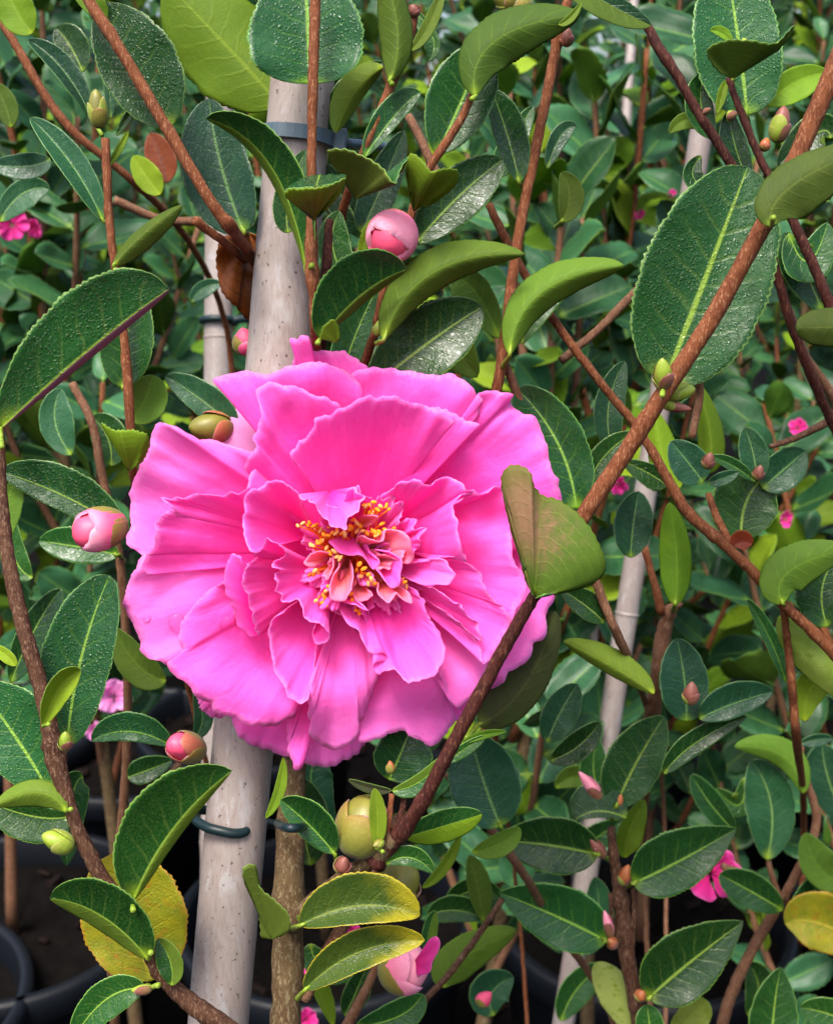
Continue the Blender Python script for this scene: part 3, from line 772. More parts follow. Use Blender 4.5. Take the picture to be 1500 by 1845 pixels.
L = lambda *a, **k: leaf(M, *a, **k)
def OP(base, rim, top='under', under='dark', **k):       # odd-shaped leaf: free outline
    return patch(M, base, rim, LM[top], LM[under], rimmat=LM['rim'], **k)

# --- leaves round the top
L((308, 230), (243, 122), (182, 6), 62, 82, 'wet', h=1, pet=(316, 246, 4))
L((505, 190), (415, 90), (300, -30), 92, 88, 'lime', 'wet', h=-19, z=-3, pet=(520, 215, -25))
L((560, 152), (556, 60), (546, -80), 112, 100, 'wet', h=2, pet=(562, 165, 4), a=.5, b=.6)
L((163, 208), (112, 125), (50, 72), 16, 26, 'teal', h=-3, pet=(185, 245, 0), zl=5)
L((186, 398), (128, 295), (54, 212), 22, 30, 'teal', h=-2, pet=(196, 402, 0), zl=4)
L((200, 215), (196, 130), (188, 40), 12, 14, 'teal', h=-14)
L((210, 245), (232, 210), (248, 195), 9, 9, 'dark', h=-3)
L((196, 300), (214, 268), (232, 235), 6, 8, 'lime', h=-1)
L((440, 420), (398, 295), (377, 177), 76, 52, 'teal', h=-14, a=.5, pet=(425, 418, -2))
L((553, 492), (488, 300), (371, 213), 14, 46, 'dark', 'under', h=3, lm='under', zl=-4, zr=8, pet=(562, 478, 6))
OP((566, 398, 4), [(560, 380, 6), (535, 366, 10), (512, 347, 13), (520, 340, 15), (545, 338, 17), (572, 338, 18), (600, 332, 16), (621, 320, 13), (614, 345, 11), (592, 370, 8), (572, 385, 6)], 'lime', 'wet', h=7, bulge=2)
OP((570, 336, 24), [(513, 344, 20), (535, 325, 17), (560, 317, 14), (590, 315, 14), (622, 317, 19), (600, 332, 23)], 'wet', 'lime', h=0, teeth=1, nv=9)
OP((640, 358, -4), [(632, 335, -2), (610, 310, 2), (590, 272, 6), (610, 268, 7), (640, 274, 8), (670, 290, 9), (690, 305, 11), (702, 322, 12), (713, 332, 12), (718, 318, 12), (724, 300, 10), (736, 282, 8), (722, 310, 6), (690, 335, 0), (660, 352, -3)], 'olive', 'wet', h=3)
OP((745, 382, -2), [(738, 355, 0), (734, 320, 3), (733, 285, 6), (742, 276, 7), (755, 284, 8), (768, 298, 9), (777, 308, 9), (790, 305, 9), (808, 303, 8), (824, 308, 6), (825, 325, 4), (810, 345, 2), (785, 362, 0), (762, 372, -1)], 'lime', 'dark', h=3, bulge=2)
L((748, 440), (824, 356), (906, 287), 50, 46, 'dark', h=-7, a=.7, pet=(742, 452, -5))
L((656, 284), (712, 208), (757, 166), 34, 15, 'dark', 'under', h=-2, rm='dark')
L((690, 120), (640, 165), (605, 240), 18, 34, 'under', 'dark', h=-9, z=-2)
L((600, 250), (625, 175), (690, 112), 30, 26, 'dark', h=-18)
L((702, 146), (716, 60), (690, -50), 34, 28, 'under', 'dark', h=4, z=-3, a=.7, pet=(706, 152, 0))
L((738, 92), (772, 45), (800, -30), 12, 14, 'under', 'dark', h=1, pet=(733, 96, -1))
L((740, 12), (780, 70), (770, 110), 10, 20, 'dark', h=-8)
L((786, 278), (833, 178), (872, 78), 66, 56, 'dark', h=-4, pet=(792, 275, -2), a=.7)
L((856, 174), (890, 75), (1046, 26), 44, 52, 'under', 'dark', h=7, z=-3, pet=(850, 178, 3), a=.7)
L((1005, 44), (1025, 32), (1047, 4), 6, 10, 'lime', 'teal', h=8)
L((985, -60), (1085, 2), (1173, 46), 24, 30, 'teal', 'under', h=2, rm='under', a=.6)
# --- middle, above the bloom
L((576, 612), (654, 530), (733, 485), 76, 14, 'dark', 'under', h=6, rm='under', zl=6, zr=-3, pet=(572, 618, 3), label='dark leaf folded along its midrib above the bloom')
OP((606, 618, 2), [(575, 610, 4), (582, 590, 5), (600, 575, 5), (610, 590, 4), (612, 610, 3)], 'lime', 'under', h=3)
L((690, 614), (778, 492), (946, 458), 42, 34, 'under', 'dark', h=1, z=-4, pet=(678, 618, -5), a=.7, b=.75)
L((668, 700), (775, 615), (868, 553), 66, 62, 'dark', h=-9, a=.55, b=.6)
L((610, 700), (642, 600), (690, 500), 38, 34, 'dark', h=-17)
L((650, 420), (688, 335), (727, 235), 34, 32, 'teal', h=-16, a=.5)
L((655, 430), (620, 360), (560, 300), 35, 40, 'dark', h=-20)
L((640, 520), (600, 450), (612, 380), 28, 34, 'dark', h=-13)
L((650, 470), (655, 440), (668, 395), 10, 12, 'lime', h=-6)
L((520, 420), (520, 360), (550, 270), 28, 40, 'dark', h=-5)
OP((448, 418, 0), [(428, 418, 2), (404, 428, 5), (391, 448, 7), (389, 472, 5), (395, 505, 3), (405, 535, 4), (428, 556, 2), (452, 580, -2), (480, 560, -8), (500, 500, -10), (480, 430, -6)], 'dead', 'dead', h=-40, bulge=4, ruffle=1.6, rfreq=9, label='curled rust-brown dead leaf')
L((770, 540), (800, 600), (860, 680), 40, 40, 'under', 'dark', h=-26)
L((900, 610), (850, 520), (800, 500), 40, 30, 'under', 'dark', h=-24)
L((935, 330), (912, 240), (884, 160), 24, 38, 'dark', h=-12, pet=(948, 345, -12))
L((918, 640), (972, 528), (1124, 478), 36, 34, 'under', 'dark', h=-3, z=-4, pet=(905, 662, -10), a=.7)
# --- right: leaves of the thick branch
L((1196, 690), (1270, 500), (1346, 300), 118, 122, 'wet', h=12, zl=6, zr=3, a=.46, b=.5, pet=(1192, 712, 24), nt=61, label='large rounded leaf beaded with water')
L((1388, 408), (1425, 335), (1580, 262), 42, 62, 'olive', 'dark', h=42, z=-2, pet=(1392, 392, 34), a=.6, b=.6, label='blurred olive leaf in front of the branch')
L((1560, 590), (1500, 590), (1432, 590), 36, 36, 'olive', 'dark', h=-10, z=-2, a=.5, b=.45)
OP((962, 1078, 20), [(948, 1050, 20), (935, 1000, 21), (918, 940, 21), (905, 885, 22), (903, 855, 22), (915, 840, 23), (935, 838, 23), (953, 850, 24), (962, 875, 23), (975, 893, 22), (1005, 900, 22), (1040, 925, 23), (1068, 960, 24), (1085, 995, 24), (1090, 1025, 23), (1075, 1048, 22), (1035, 1062, 21), (990, 1066, 20)], 'tinged', 'dark', h=4, bulge=1.5, nu=73, label='notched olive leaf flushed pink-brown over the bloom')
L((862, 1305), (945, 1235), (1000, 1100), 62, 36, 'purple', 'dark', h=-10, z=-2, a=.5, b=.55, pet=(838, 1330, 8))
L((830, 1340), (868, 1325), (912, 1318), 8, 8, 'lime', 'under', h=2)
L((800, 1375), (835, 1350), (875, 1325), 10, 14, 'dark', 'under', h=2)
# --- under the bloom
L((700, 1405), (718, 1365), (745, 1300), 46, 62, 'dark', h=-10)
L((706, 1424), (760, 1405), (812, 1350), 14, 24, 'dark', 'under', h=1, lm='under')
L((706, 1424), (668, 1420), (627, 1404), 10, 8, 'purple', 'dark', h=2)
L((603, 1538), (558, 1487), (505, 1441), 26, 40, 'dark', h=1, pet=(610, 1562, -3), zr=6)
L((678, 1528), (680, 1475), (674, 1420), 15, 17, 'lime', 'dark', h=5, pet=(690, 1535, 3))
L((728, 1508), (800, 1488), (868, 1466), 30, 30, 'dark', h=0, rm='lime', zr=-2)
L((695, 1558), (738, 1545), (780, 1572), 22, 16, 'dark', h=2)
L((540, 1668), (650, 1632), (756, 1650), 62, 34, 'gold', 'gold', h=2, zl=2, zr=4, pet=(528, 1672, -8), label='olive leaf turning yellow at its tip')
L((548, 1785), (645, 1716), (765, 1694), 40, 34, 'gold', 'gold', h=0, zl=3, zr=3, pet=(535, 1800, -8), label='long yellowing leaf with a gold edge')
OP((488, 1692, 0), [(470, 1690, 1), (469, 1655, 2), (456, 1612, 5), (438, 1582, 8), (440, 1563, 9), (459, 1557, 8), (452, 1572, 7), (470, 1600, 6), (498, 1624, 5), (522, 1654, 4), (524, 1672, 3), (508, 1688, 1)], 'olive', 'gold', h=-2)
L((510, 1365), (502, 1425), (478, 1474), 12, 9, 'lime', 'dark', h=-8)
L((535, 1650), (545, 1660), (560, 1670), 6, 6, 'under', h=-4)
# --- left
L((2, 772), (165, 628), (305, 520), 108, 13, 'wet', 'mauve', h=14, zl=6, zr=-2, rm='mauve', a=.62, b=.5, nt=61, pet=(4, 806, 8), label='broad wet leaf with a mauve underside showing')
L((218, 952), (108, 890), (0, 850), 28, 52, 'wet', h=-5, a=.55)
L((222, 700), (228, 612), (238, 505), 50, 50, 'dark', h=-7, pet=(230, 706, -4))
L((205, 478), (255, 425), (328, 370), 13, 27, 'under', 'dark', h=3, z=-2, pet=(208, 488, 0))
OP((233, 850, -2), [(225, 820, -1), (208, 795, 2), (184, 762, 6), (200, 772, 6), (222, 775, 6), (250, 776, 6), (268, 784, 5), (268, 805, 3), (255, 832, 0)], 'lime', 'dark', h=2, bulge=1.5)
L((425, 775), (365, 722), (297, 677), 26, 34, 'teal', h=-13, a=.5)
L((236, 760), (262, 720), (275, 675), 40, 40, 'under', 'dark', h=-14)
L((122, 1345), (146, 1190), (198, 1036), 74, 56, 'wet', h=0, a=.55, b=.55, nt=57, pet=(112, 1362, 5), label='upright wet leaf with toothed edges')
L((78, 1308), (108, 1240), (146, 1207), 22, 24, 'lime', 'lime', h=14, zl=4, pet=(88, 1305, 10), label='small yellow-green leaf folded on the branch')
L((88, 1425), (30, 1330), (-40, 1235), 66, 80, 'wet', h=-4)
L((120, 1462), (70, 1428), (-8, 1452), 26, 24, 'under', 'dark', h=10, z=-2, pet=(128, 1458, 8))
L((128, 1470), (60, 1470), (-30, 1440), 50, 20, 'dark', h=-6)
L((150, 1400), (130, 1440), (120, 1560), 30, 30, 'dark', h=-16)
L((-60, 1090), (5, 930), (22, 870), 40, 30, 'under', 'dark', h=-8)
L((-20, 1160), (12, 1180), (30, 1200), 10, 14, 'lime', 'dark', h=12)
L((240, 1622), (316, 1490), (418, 1388), 90, 17, 'dark', 'under', h=10, rm='under', zl=7, zr=-2, pet=(240, 1640, 6), a=.6, b=.72, label='dark leaf arched over the lower branch')
L((272, 1768), (240, 1655), (206, 1536), 96, 98, 'yellow', 'yellow', h=-12, a=.5, b=.5, label='yellow leaf mottled with rust')
L((268, 1728), (182, 1650), (90, 1618), 24, 62, 'dark', 'under', h=9, lm='under', zl=-2, zr=5, pet=(272, 1716, 5), a=.55)
L((308, 1776), (308, 1735), (284, 1690), 26, 22, 'dark', h=7, rm='under')
L((262, 1782), (192, 1800), (128, 1880), 36, 34, 'dark', h=6, pet=(286, 1775, 4), a=.6)

# --- buds on this plant
G_, R_, B_, LM_ = PM['scalegreen'], PM['scalered'], PM['scalebrown'], PM['limescale']
PK_, PL_ = PM['budpink'], PM['budpale']
bud(M, (712, 410, -8), (701, 441, 4), 42, BUD_PINK, [G_, R_, R_, PL_, PK_, PL_, PK_, PL_], n=8, prof=(.5, .42), open_=.97, low=.30, blunt=3, label='pink bud opening')
bud(M, (226, 940, -6), (134, 966, 2), 36, BUD_PINK, [G_, G_, G_, R_, PK_, PK_, PL_], h=0, n=7, prof=(.5, .42), open_=.95, low=.45, blunt=4, label='round bud showing pink')
bud(M, (364, 1355, -20), (307, 1339, -10), 26, BUD_PINK, [G_, G_, G_, R_, R_], n=5, prof=(.5, .45), open_=.97, low=.62, label='small red-tipped bud')
bud(M, (636, 1548, 2), (668, 1432, -2), 45, SCALE_GREEN, [G_, G_, G_, R_, G_, R_], n=7, prof=(.55, .5), open_=.95, label='fat green bud below the bloom')
bud(M, (700, 1615, -12), (735, 1560, -8), 40, SCALE_GREEN, [G_, G_, R_], n=4, prof=(.5, .5), h=-4, label='green bud behind the lower branch')
bud(M, (420, 770, -14), (340, 770, -10), 27, SCALE_GREEN, [G_, R_, R_], n=4, prof=(.5, .6), label='bud tucked behind the petals')
bud(M, (448, 640, -24), (436, 590, -22), 22, BUD_PINK, [G_, PK_, R_], n=4)
bud(M, (180, 232, 3), (172, 160, 5), 16, SCALE_GREEN, [LM_, G_, B_, LM_], n=5, prof=(.5, .6))
bud(M, (748, 30, -2), (742, 8, 0), 10, SCALE_BROWN, [B_, B_], n=3)
bud(M, (134, 1528, 8), (76, 1504, 10), 19, BUD_LIME, [LM_, LM_], n=3, prof=(.5, .6))
bud(M, (118, 1352, 12), (118, 1318, 14), 12, BUD_LIME, [LM_, B_], n=3)
bud(M, (1195, 702, 26), (1192, 645, 30), 17, BUD_LIME, [LM_, B_, SCALE_BROWN], n=3)
bud(M, (1195, 712, 22), (1252, 700, 22), 16, BUD_LIME, [LM_, LM_], n=3, prof=(.5, .6))
bud(M, (1190, 728, 22), (1245, 738, 22), 9, SCALE_BROWN, [LM_, B_], n=2, prof=(.5, .6))
bud(M, (675, 605, -3), (692, 572, -2), 10, BUD_LIME, [LM_], n=2)
bud(M, (612, 1570, 2), (622, 1545, 4), 14, SCALE_BROWN, [G_, R_], n=3)
bud(M, (705, 1395, -4), (702, 1370, -4), 8, SCALE_RED, [R_, G_], n=2)
bud(M, (275, 1780, 8), (236, 1785, 8), 9, BUD_LIME, [LM_, B_], n=2)
bud(M, (690, 1515, 6), (672, 1525, 8), 8, SCALE_GREEN, [LM_], n=2)

# ------------------------------------------------------------------ the bloom
FLC = P(641, 1000, -6)
FL = bpy.data.objects.new('flower', None); FL.empty_display_size = .01
link(FL, M, FLC); FL['label'] = 'large ruffled double pink bloom with an orange heart'
def qa(p): return (220 + p[0] / 3.261, 590 + p[1] / 3.261)
def qb(p): return (600 + p[0] / 3.261, 600 + p[1] / 3.261)
def qc(p): return (210 + p[0] / 3.261, 960 + p[1] / 3.261)
def qd(p): return (600 + p[0] / 3.261, 960 + p[1] / 3.261)
def q6(p): return (450 + p[0] / 3.75, 830 + p[1] / 3.75)
QF = dict(a=qa, b=qb, c=qc, d=qd, s=q6)
def pts(spec, h0=0.0):
    """'a x y h  x y h; b ...' -> list of (px, py, h)"""
    out = []
    for chunk in spec.split(';'):
        tk = chunk.split(); f = QF[tk[0]]; nums = list(map(float, tk[1:]))
        for i in range(0, len(nums), 3): out.append(f(nums[i:i+2]) + (nums[i+2] + h0,))
    return out
CEN = (641, 1000)
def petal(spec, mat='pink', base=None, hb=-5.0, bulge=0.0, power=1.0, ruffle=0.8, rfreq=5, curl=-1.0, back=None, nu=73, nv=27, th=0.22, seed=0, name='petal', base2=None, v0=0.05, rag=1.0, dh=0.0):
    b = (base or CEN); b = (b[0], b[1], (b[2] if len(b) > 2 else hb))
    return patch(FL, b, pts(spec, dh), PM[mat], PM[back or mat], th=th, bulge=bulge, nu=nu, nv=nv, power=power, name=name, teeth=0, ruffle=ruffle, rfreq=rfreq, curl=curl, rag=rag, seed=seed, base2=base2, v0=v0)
# outermost, furthest back
petal('a 1000 240 -5 1012 150 -4 990 60 -3 1010 62 -3 1032 62 -2 1060 42 -2 1095 48 -2 1112 85 -3 1108 130 -4 1180 138 -5 1280 134 -5 1370 178 -6 1440 232 -6', hb=-12, ruffle=1.0, curl=.5)
petal('a 530 690 -12 555 620 -12 590 560 -12 640 500 -12 690 468 -12 760 510 -12 830 590 -12', 'lilac', hb=-14, ruffle=.3)
petal('c 440 900 -8 470 960 -8 490 1020 -8 530 1070 -8 580 1085 -8 640 1070 -8', hb=-12)
petal('c 660 1060 -11 690 1140 -10 720 1195 -10 790 1250 -10 890 1280 -10 960 1300 -10 1015 1318 -10 1040 1200 -10', 'pink', hb=-14)
petal('c 1050 1330 -12 1120 1360 -11 1220 1378 -11 1290 1360 -11 1370 1325 -11 1440 1270 -11 1462 1220 -11 1460 1120 -11', 'pale', hb=-14)
petal('c 990 1060 -4 998 1130 -4 1005 1220 -4 1020 1320 -4 1072 1397 -4 1100 1350 -5 1120 1230 -6 1130 1060 -7', 'pink', hb=-12, ruffle=.3)
petal('b 1300 830 -7 1335 965 -7; d 1335 250 -6 1305 350 -6 1290 410 -6 1245 480 -6 1256 540 -6 1252 600 -6 1215 645 -6 1178 650 -6 1170 700 -6 1130 760 -6 1080 805 -6 1025 826 -6 1008 870 -6 960 905 -7 925 922 -7 860 960 -8', 'pale', hb=-12, ruffle=.6)
petal('d 650 1120 -9 690 1135 -9 730 1108 -9 790 1060 -9 840 1000 -9', 'pink', hb=-13)
# upper back pair and the big right one
petal('a 850 640 -4 790 530 -3 720 490 -2 640 408 -1 575 352 0 540 305 1 600 280 1 720 255 0 800 268 0 880 265 0 1020 212 0 1150 200 0 1250 230 0 1345 285 -1 1410 370 -2 1425 450 -3', hb=-10, bulge=-2.0, ruffle=1.2, curl=-1.5)
petal('b 40 280 -3 105 242 -1 200 208 0 310 193 0 380 215 0 450 225 0 530 232 0 600 250 0 650 250 0 690 238 0 740 262 0 790 295 0 832 345 -1 850 420 -2 850 520 -3', hb=-10, bulge=-2.0, ruffle=1.0, curl=-1.5, seed=4)
petal('b 840 548 0 845 500 2 865 445 3 888 395 4 850 352 5 900 340 4 960 345 3 1010 352 3 1058 362 2 1040 400 0 1065 450 0 1110 470 -1 1160 490 -1 1215 545 -2 1240 600 -2 1258 660 -2 1270 740 -3 1282 800 -3 1310 850 -3 1325 900 -3 1336 980 -4; d 1250 100 -4', 'pink', hb=-8, bulge=-1.5, ruffle=1.0, rfreq=4, curl=-1.2, seed=6, nu=97)
petal('b 480 410 3 560 435 4 640 442 5 700 465 5 780 515 5 862 541 5 800 560 3 700 580 1 600 610 0', hb=-6, ruffle=.5)
# left outer three
petal('a 780 725 -1 720 712 -1 640 690 -1 540 663 0 460 658 1 380 620 3 330 592 4 290 575 5 240 562 5 205 568 4 185 600 3 165 640 2 168 695 2 130 740 1 105 810 1 70 890 0 52 970 0 45 1030 0 55 1110 0 50 1170 0 22 1238 0 50 1285 0 110 1325 0 160 1345 0 230 1300 0', 'pale', hb=-7, bulge=-2.0, ruffle=1.3, rfreq=6, curl=-1.2, seed=8, nu=97)
petal('c 260 60 -2 180 120 -1 120 190 -1 85 270 -1 60 340 -1 42 410 -1 70 490 -1 115 570 -1 138 640 -1 150 690 -1 210 750 -1 240 748 -1 290 767 -1 345 750 -2 400 700 -3', 'pale', hb=-8, bulge=-1.0, ruffle=1.0, curl=-1.0, seed=10)
petal('a 780 830 5 748 880 9 738 940 11 700 972 10 650 972 9 600 985 8 480 980 7 380 992 7 300 1002 7 228 1000 7 262 1040 7 310 1085 6 325 1108 5 270 1075 6 235 1100 6 195 1150 5 190 1230 4 196 1290 3 150 1340 2; c 200 80 2 165 130 2 150 200 1 190 250 1', 'pink', hb=-5, bulge=-2.5, ruffle=.8, rfreq=6, curl=.6, seed=12, nu=121)
petal('c 720 200 7 640 280 6 570 320 5 505 372 5 460 420 5 410 490 4 372 560 4 362 620 4 380 685 4 340 735 4 305 770 4 310 805 4 355 850 4 410 885 4 450 940 4 500 985 4 548 998 4 570 1040 4 620 1065 4 690 1090 4 760 1125 4 830 1138 4 910 1135 3 970 1118 3 1000 1095 3 1040 1085 2 1055 1000 1 1060 900 0', 'pink', hb=-5, bulge=-1.5, ruffle=1.2, rfreq=5, curl=-1.5, seed=14, nu=121)
# lower middle
petal('d 150 1080 1 158 1150 1 150 1225 1 215 1220 1 280 1205 1 360 1185 1 430 1165 1 450 1195 1 500 1215 1 540 1240 1 578 1252 1 625 1225 1 665 1185 1 700 1130 1 712 1080 1 705 1030 1 672 985 1 672 930 1 655 880 1 630 820 1', 'pale', hb=-7, bulge=-1.0, ruffle=1.4, rfreq=5, curl=-1.2, seed=16)
petal('c 1130 900 4 1132 1000 4 1120 1070 4 1140 1120 4 1138 1185 4 1170 1225 4 1225 1255 4 1285 1284 5 1340 1255 5 1390 1225 5 1428 1165 6 1400 1130 6 1440 1090 5 1480 1010 4; d 225 960 3 250 880 3 270 790 3', 'pale', hb=-5, bulge=1.5, ruffle=1.1, rfreq=4, curl=-1.5, seed=18)
petal('c 1140 330 5 1000 450 8 940 490 8 905 530 8 890 580 8 892 650 8 915 720 8 920 780 8 960 880 8 1000 940 8 1040 990 8 1080 1006 8 1118 985 8 1125 940 7 1148 900 6 1160 780 5 1180 650 4', 'pink', hb=-3, bulge=-2.5, ruffle=.7, curl=1.2, seed=20)
# right lower
petal('d 1030 560 0 1010 650 1 960 720 1 905 800 1 880 860 1 850 930 1 800 985 1 720 1035 1 690 1000 1 675 940 1 660 880 1 640 800 1 600 650 1', 'pale', hb=-6, bulge=-1.0, ruffle=.6, seed=22)
petal('b 740 1000 4 820 925 5 870 940 5 920 925 5 985 900 4 1050 1010 3; d 1060 150 2 1100 230 2 1135 300 2 1110 390 2 1080 450 2 1040 560 2', 'pink', hb=-4, bulge=-1.0, ruffle=1.2, rfreq=7, curl=.4, seed=24)
petal('d 770 130 8 800 190 8 850 215 8 875 280 8 900 340 8 935 390 8 1000 440 8 1030 490 8 1035 540 7 1010 630 7 960 695 7 920 750 7 885 770 7 870 710 6 850 640 5 800 540 4 720 440 3', 'pink', hb=-2, bulge=-1.5, ruffle=1.0, rfreq=6, curl=.4, seed=26, nu=97)
# upper middle, standing up
petal('a 800 930 4 740 880 8 725 830 9 738 765 10 785 705 10 772 650 10 800 570 10 815 520 11 800 450 11 780 382 11 850 320 11 940 328 11 1010 345 11 1060 365 10 1130 395 10 1190 405 10 1245 440 9 1275 482 8 1300 580 6', 'pink', hb=-4, bulge=-3.0, ruffle=1.2, rfreq=5, curl=-1.2, seed=28, nu=97)
petal('a 1080 900 6 1030 800 11 985 775 12 990 735 13 1025 690 13 1080 650 13 1115 610 13 1130 560 13 1160 520 13 1210 510 13 1290 475 13 1340 455 13 1385 418 13; b 190 375 13 225 363 13 262 380 13 300 368 13 370 370 13 420 400 13 500 420 13 560 435 12 620 465 12 660 480 11 718 520 10 660 545 9 580 570 8 500 600 6 430 680 4', 'pink', hb=-4, bulge=-4.0, ruffle=.9, rfreq=6, curl=-1.0, seed=30, nu=121)
# left inner cup, its ruffled lower half, and the lip that curls over the stamens
petal('a 900 1290 8 820 1290 11 775 1325 13 745 1290 13 720 1220 13 712 1140 13 722 1060 13 722 1005 13 760 955 13 800 945 12 830 920 11 900 900 11 960 920 11 1030 975 12 1060 1050 11 1100 1120 8', 'pink', base=qa((1120, 1230)) + (-3,), bulge=-2.0, ruffle=1.3, rfreq=6, curl=-1.0, seed=32, nu=97)
petal('a 1030 985 10 1062 1025 13 1090 1003 15 1125 1045 16 1160 1090 16 1190 1130 17 1232 1165 18 1270 1180 18 1312 1182 18 1330 1110 17 1360 1095 16 1392 1080 15 1400 1030 14 1425 995 13 1390 985 12 1372 935 11', 'pale', base=qa((1215, 960)) + (3,), bulge=-1.0, ruffle=.8, rfreq=8, curl=1.0, seed=34)
petal('c 800 130 10 850 85 12 890 30 13 930 50 14 975 85 14 1000 120 14 960 150 13 908 178 13 915 200 14 962 220 14 930 240 13 922 265 14 945 300 14 928 345 14 965 360 13 980 405 13 1025 400 13 1072 395 13 1090 460 13 1115 510 13 1150 520 13 1200 528 13 1230 570 13 1247 615 12 1220 648 11 1160 652 9 1170 500 6', 'pink', base=(598, 1030, -1), bulge=-1.5, ruffle=.9, rfreq=9, curl=.8, seed=36, nu=145)
petal('c 880 100 5 790 165 10 765 190 12 745 235 12 748 300 12 765 370 11 790 480 10 812 560 8 832 612 6 880 560 3', 'pink', base=(600, 1030, -3), bulge=-2.0, ruffle=.4, curl=.8, seed=38)
petal('c 745 205 12 728 150 13 692 128 12 660 165 11 640 220 10 634 300 9 650 370 8 675 430 7 690 480 6 725 560 5 800 610 5', 'pink', base=qc((752, 215)) + (11.8,), base2=qc((835, 610)) + (6,), ruffle=.3, curl=-.6, seed=40, v0=0.0)
# right inner
petal('b 200 1020 4 300 945 9 350 905 11 410 875 12 510 858 13 530 880 13 565 890 13 605 870 13 640 850 13 700 848 13 750 875 14 790 920 14 818 940 12 770 950 14 725 985 14 705 1040 14 725 1100 14 740 1180 13 758 1280 13; d 782 172 12 720 145 11 650 140 10 580 150 9 500 120 6', 'pink', base=(668, 985, -3), bulge=-2.0, ruffle=1.0, rfreq=7, curl=-.8, seed=42, nu=121)
petal('d 440 190 8 520 175 9 590 165 10 640 148 11 680 190 11 708 215 11 718 262 11 690 295 11 640 312 11 560 312 10 480 290 9 430 260 8', 'pale', base=(672, 1010, 0), ruffle=.5, curl=-.5, seed=44, nu=57)
petal('d 10 430 8 80 520 10 158 590 11 175 650 12 205 695 12 250 712 13 298 712 13 320 740 12 250 765 14 232 800 14 262 835 14 320 815 13 370 800 13 400 850 12 430 885 12 500 872 12 540 865 12 600 838 12 625 800 12 645 750 12 660 695 12 640 620 12 620 570 12 570 510 11 550 470 11 530 400 11 490 345 10 440 310 9', 'pink', base=(640, 1045, -2), base2=(672, 1030, 0), bulge=-1.0, ruffle=1.3, rfreq=7, curl=-.9, seed=46, nu=145)
petal('d 470 285 5 560 320 8 640 360 9 700 400 9 770 440 9 800 500 8 860 560 8 875 640 7 820 600 6 740 520 6 620 440 5', 'pink', base=(668, 1020, -1), ruffle=1.6, rfreq=8, curl=.8, seed=50)
crng = np.random.RandomState(77)
for k_, (an, r0_, r1_, hh_) in enumerate([(200, 22, 118, 8.5), (235, 25, 105, 9), (262, 25, 120, 8), (300, 30, 125, 9.5), (335, 25, 120, 9), (20, 25, 128, 8), (60, 25, 112, 8.5), (95, 25, 120, 7.5), (128, 20, 108, 8.5), (160, 22, 112, 9)]):
    a0_ = math.radians(an); rim_ = []
    for q_ in np.linspace(-1, 1, 9):
        aa = a0_ + q_ * .34; rr_ = r1_ * (1 - .30 * abs(q_)**2.2) * (.88 + .24 * crng.rand())
        rim_.append((CEN[0] + 12 + rr_ * math.cos(aa), CEN[1] + 5 + rr_ * math.sin(aa), hh_ + crng.randn() * .9 - 1.5 * abs(q_)))
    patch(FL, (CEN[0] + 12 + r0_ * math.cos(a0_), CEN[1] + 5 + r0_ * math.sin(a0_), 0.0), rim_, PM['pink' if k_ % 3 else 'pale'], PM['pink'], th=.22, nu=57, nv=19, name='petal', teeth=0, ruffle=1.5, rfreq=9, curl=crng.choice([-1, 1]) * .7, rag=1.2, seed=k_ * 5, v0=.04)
# petaloids of the heart
def ptl(spec, base, hb, mat='peach', **k):
    k = dict(dict(ruffle=.5, curl=-.4, nu=41, nv=15, th=.35, name='petaloid'), **k)
    return petal(spec, mat, base=q6(base) + (hb,), **k)
ptl('s 610 560 10 530 545 12 570 590 13 605 625 14 660 640 14 745 640 14 800 690 13 840 740 12 868 715 12 875 680 12 820 630 12 790 560 10 740 500 8', (690, 480), 3, 'pink')
ptl('s 720 520 10 760 500 12 810 530 12 900 540 12 920 472 12 980 468 12 1040 482 12 1075 530 12 1088 580 12 1105 650 11 1080 692 11 1000 665 11 900 640 10 850 600 9', (700, 580), 2)
ptl('s 850 600 11 950 620 12 1030 680 12 1015 760 12 1000 850 12 965 858 12 910 810 12 870 755 12 850 690 11', (800, 600), 3, 'pink')
ptl('s 600 680 8 600 730 11 560 790 12 535 880 13 550 935 13 600 952 13 640 945 13 670 890 13 692 840 12 698 740 11 690 690 9', (660, 640), 2)
ptl('s 480 690 9 400 722 12 362 690 12 390 650 12 430 622 12 500 615 12 550 640 11 560 720 12 515 812 12 490 760 11', (590, 640), 3)
ptl('s 870 830 10 862 900 12 900 935 13 940 968 13 970 920 12 990 900 12 1050 950 12 1095 965 12 1080 900 11 1040 870 10 950 840 9', (850, 790), 2)
ptl('s 690 850 9 690 900 11 720 945 12 770 950 12 830 905 13 800 880 12 780 845 10', (740, 800), 2, 'peach')
ptl('s 610 930 9 650 960 11 720 980 12 795 1012 12 740 960 11 680 925 9', (640, 900), 4, 'pink', nu=33)
ptl('s 640 270 9 665 195 14 700 178 15 735 215 15 770 245 14 750 300 12', (700, 340), 6, 'pale', nu=33)
ptl('s 740 380 9 770 370 12 830 365 13 865 380 13 850 410 12 800 440 11 750 430 9', (730, 430), 6, 'peach', nu=33)
ptl('s 600 1000 4 560 960 6 520 980 6 700 1080 6 765 1115 6 760 1060 5 720 1010 4', (640, 960), 0, 'pale', nu=33)
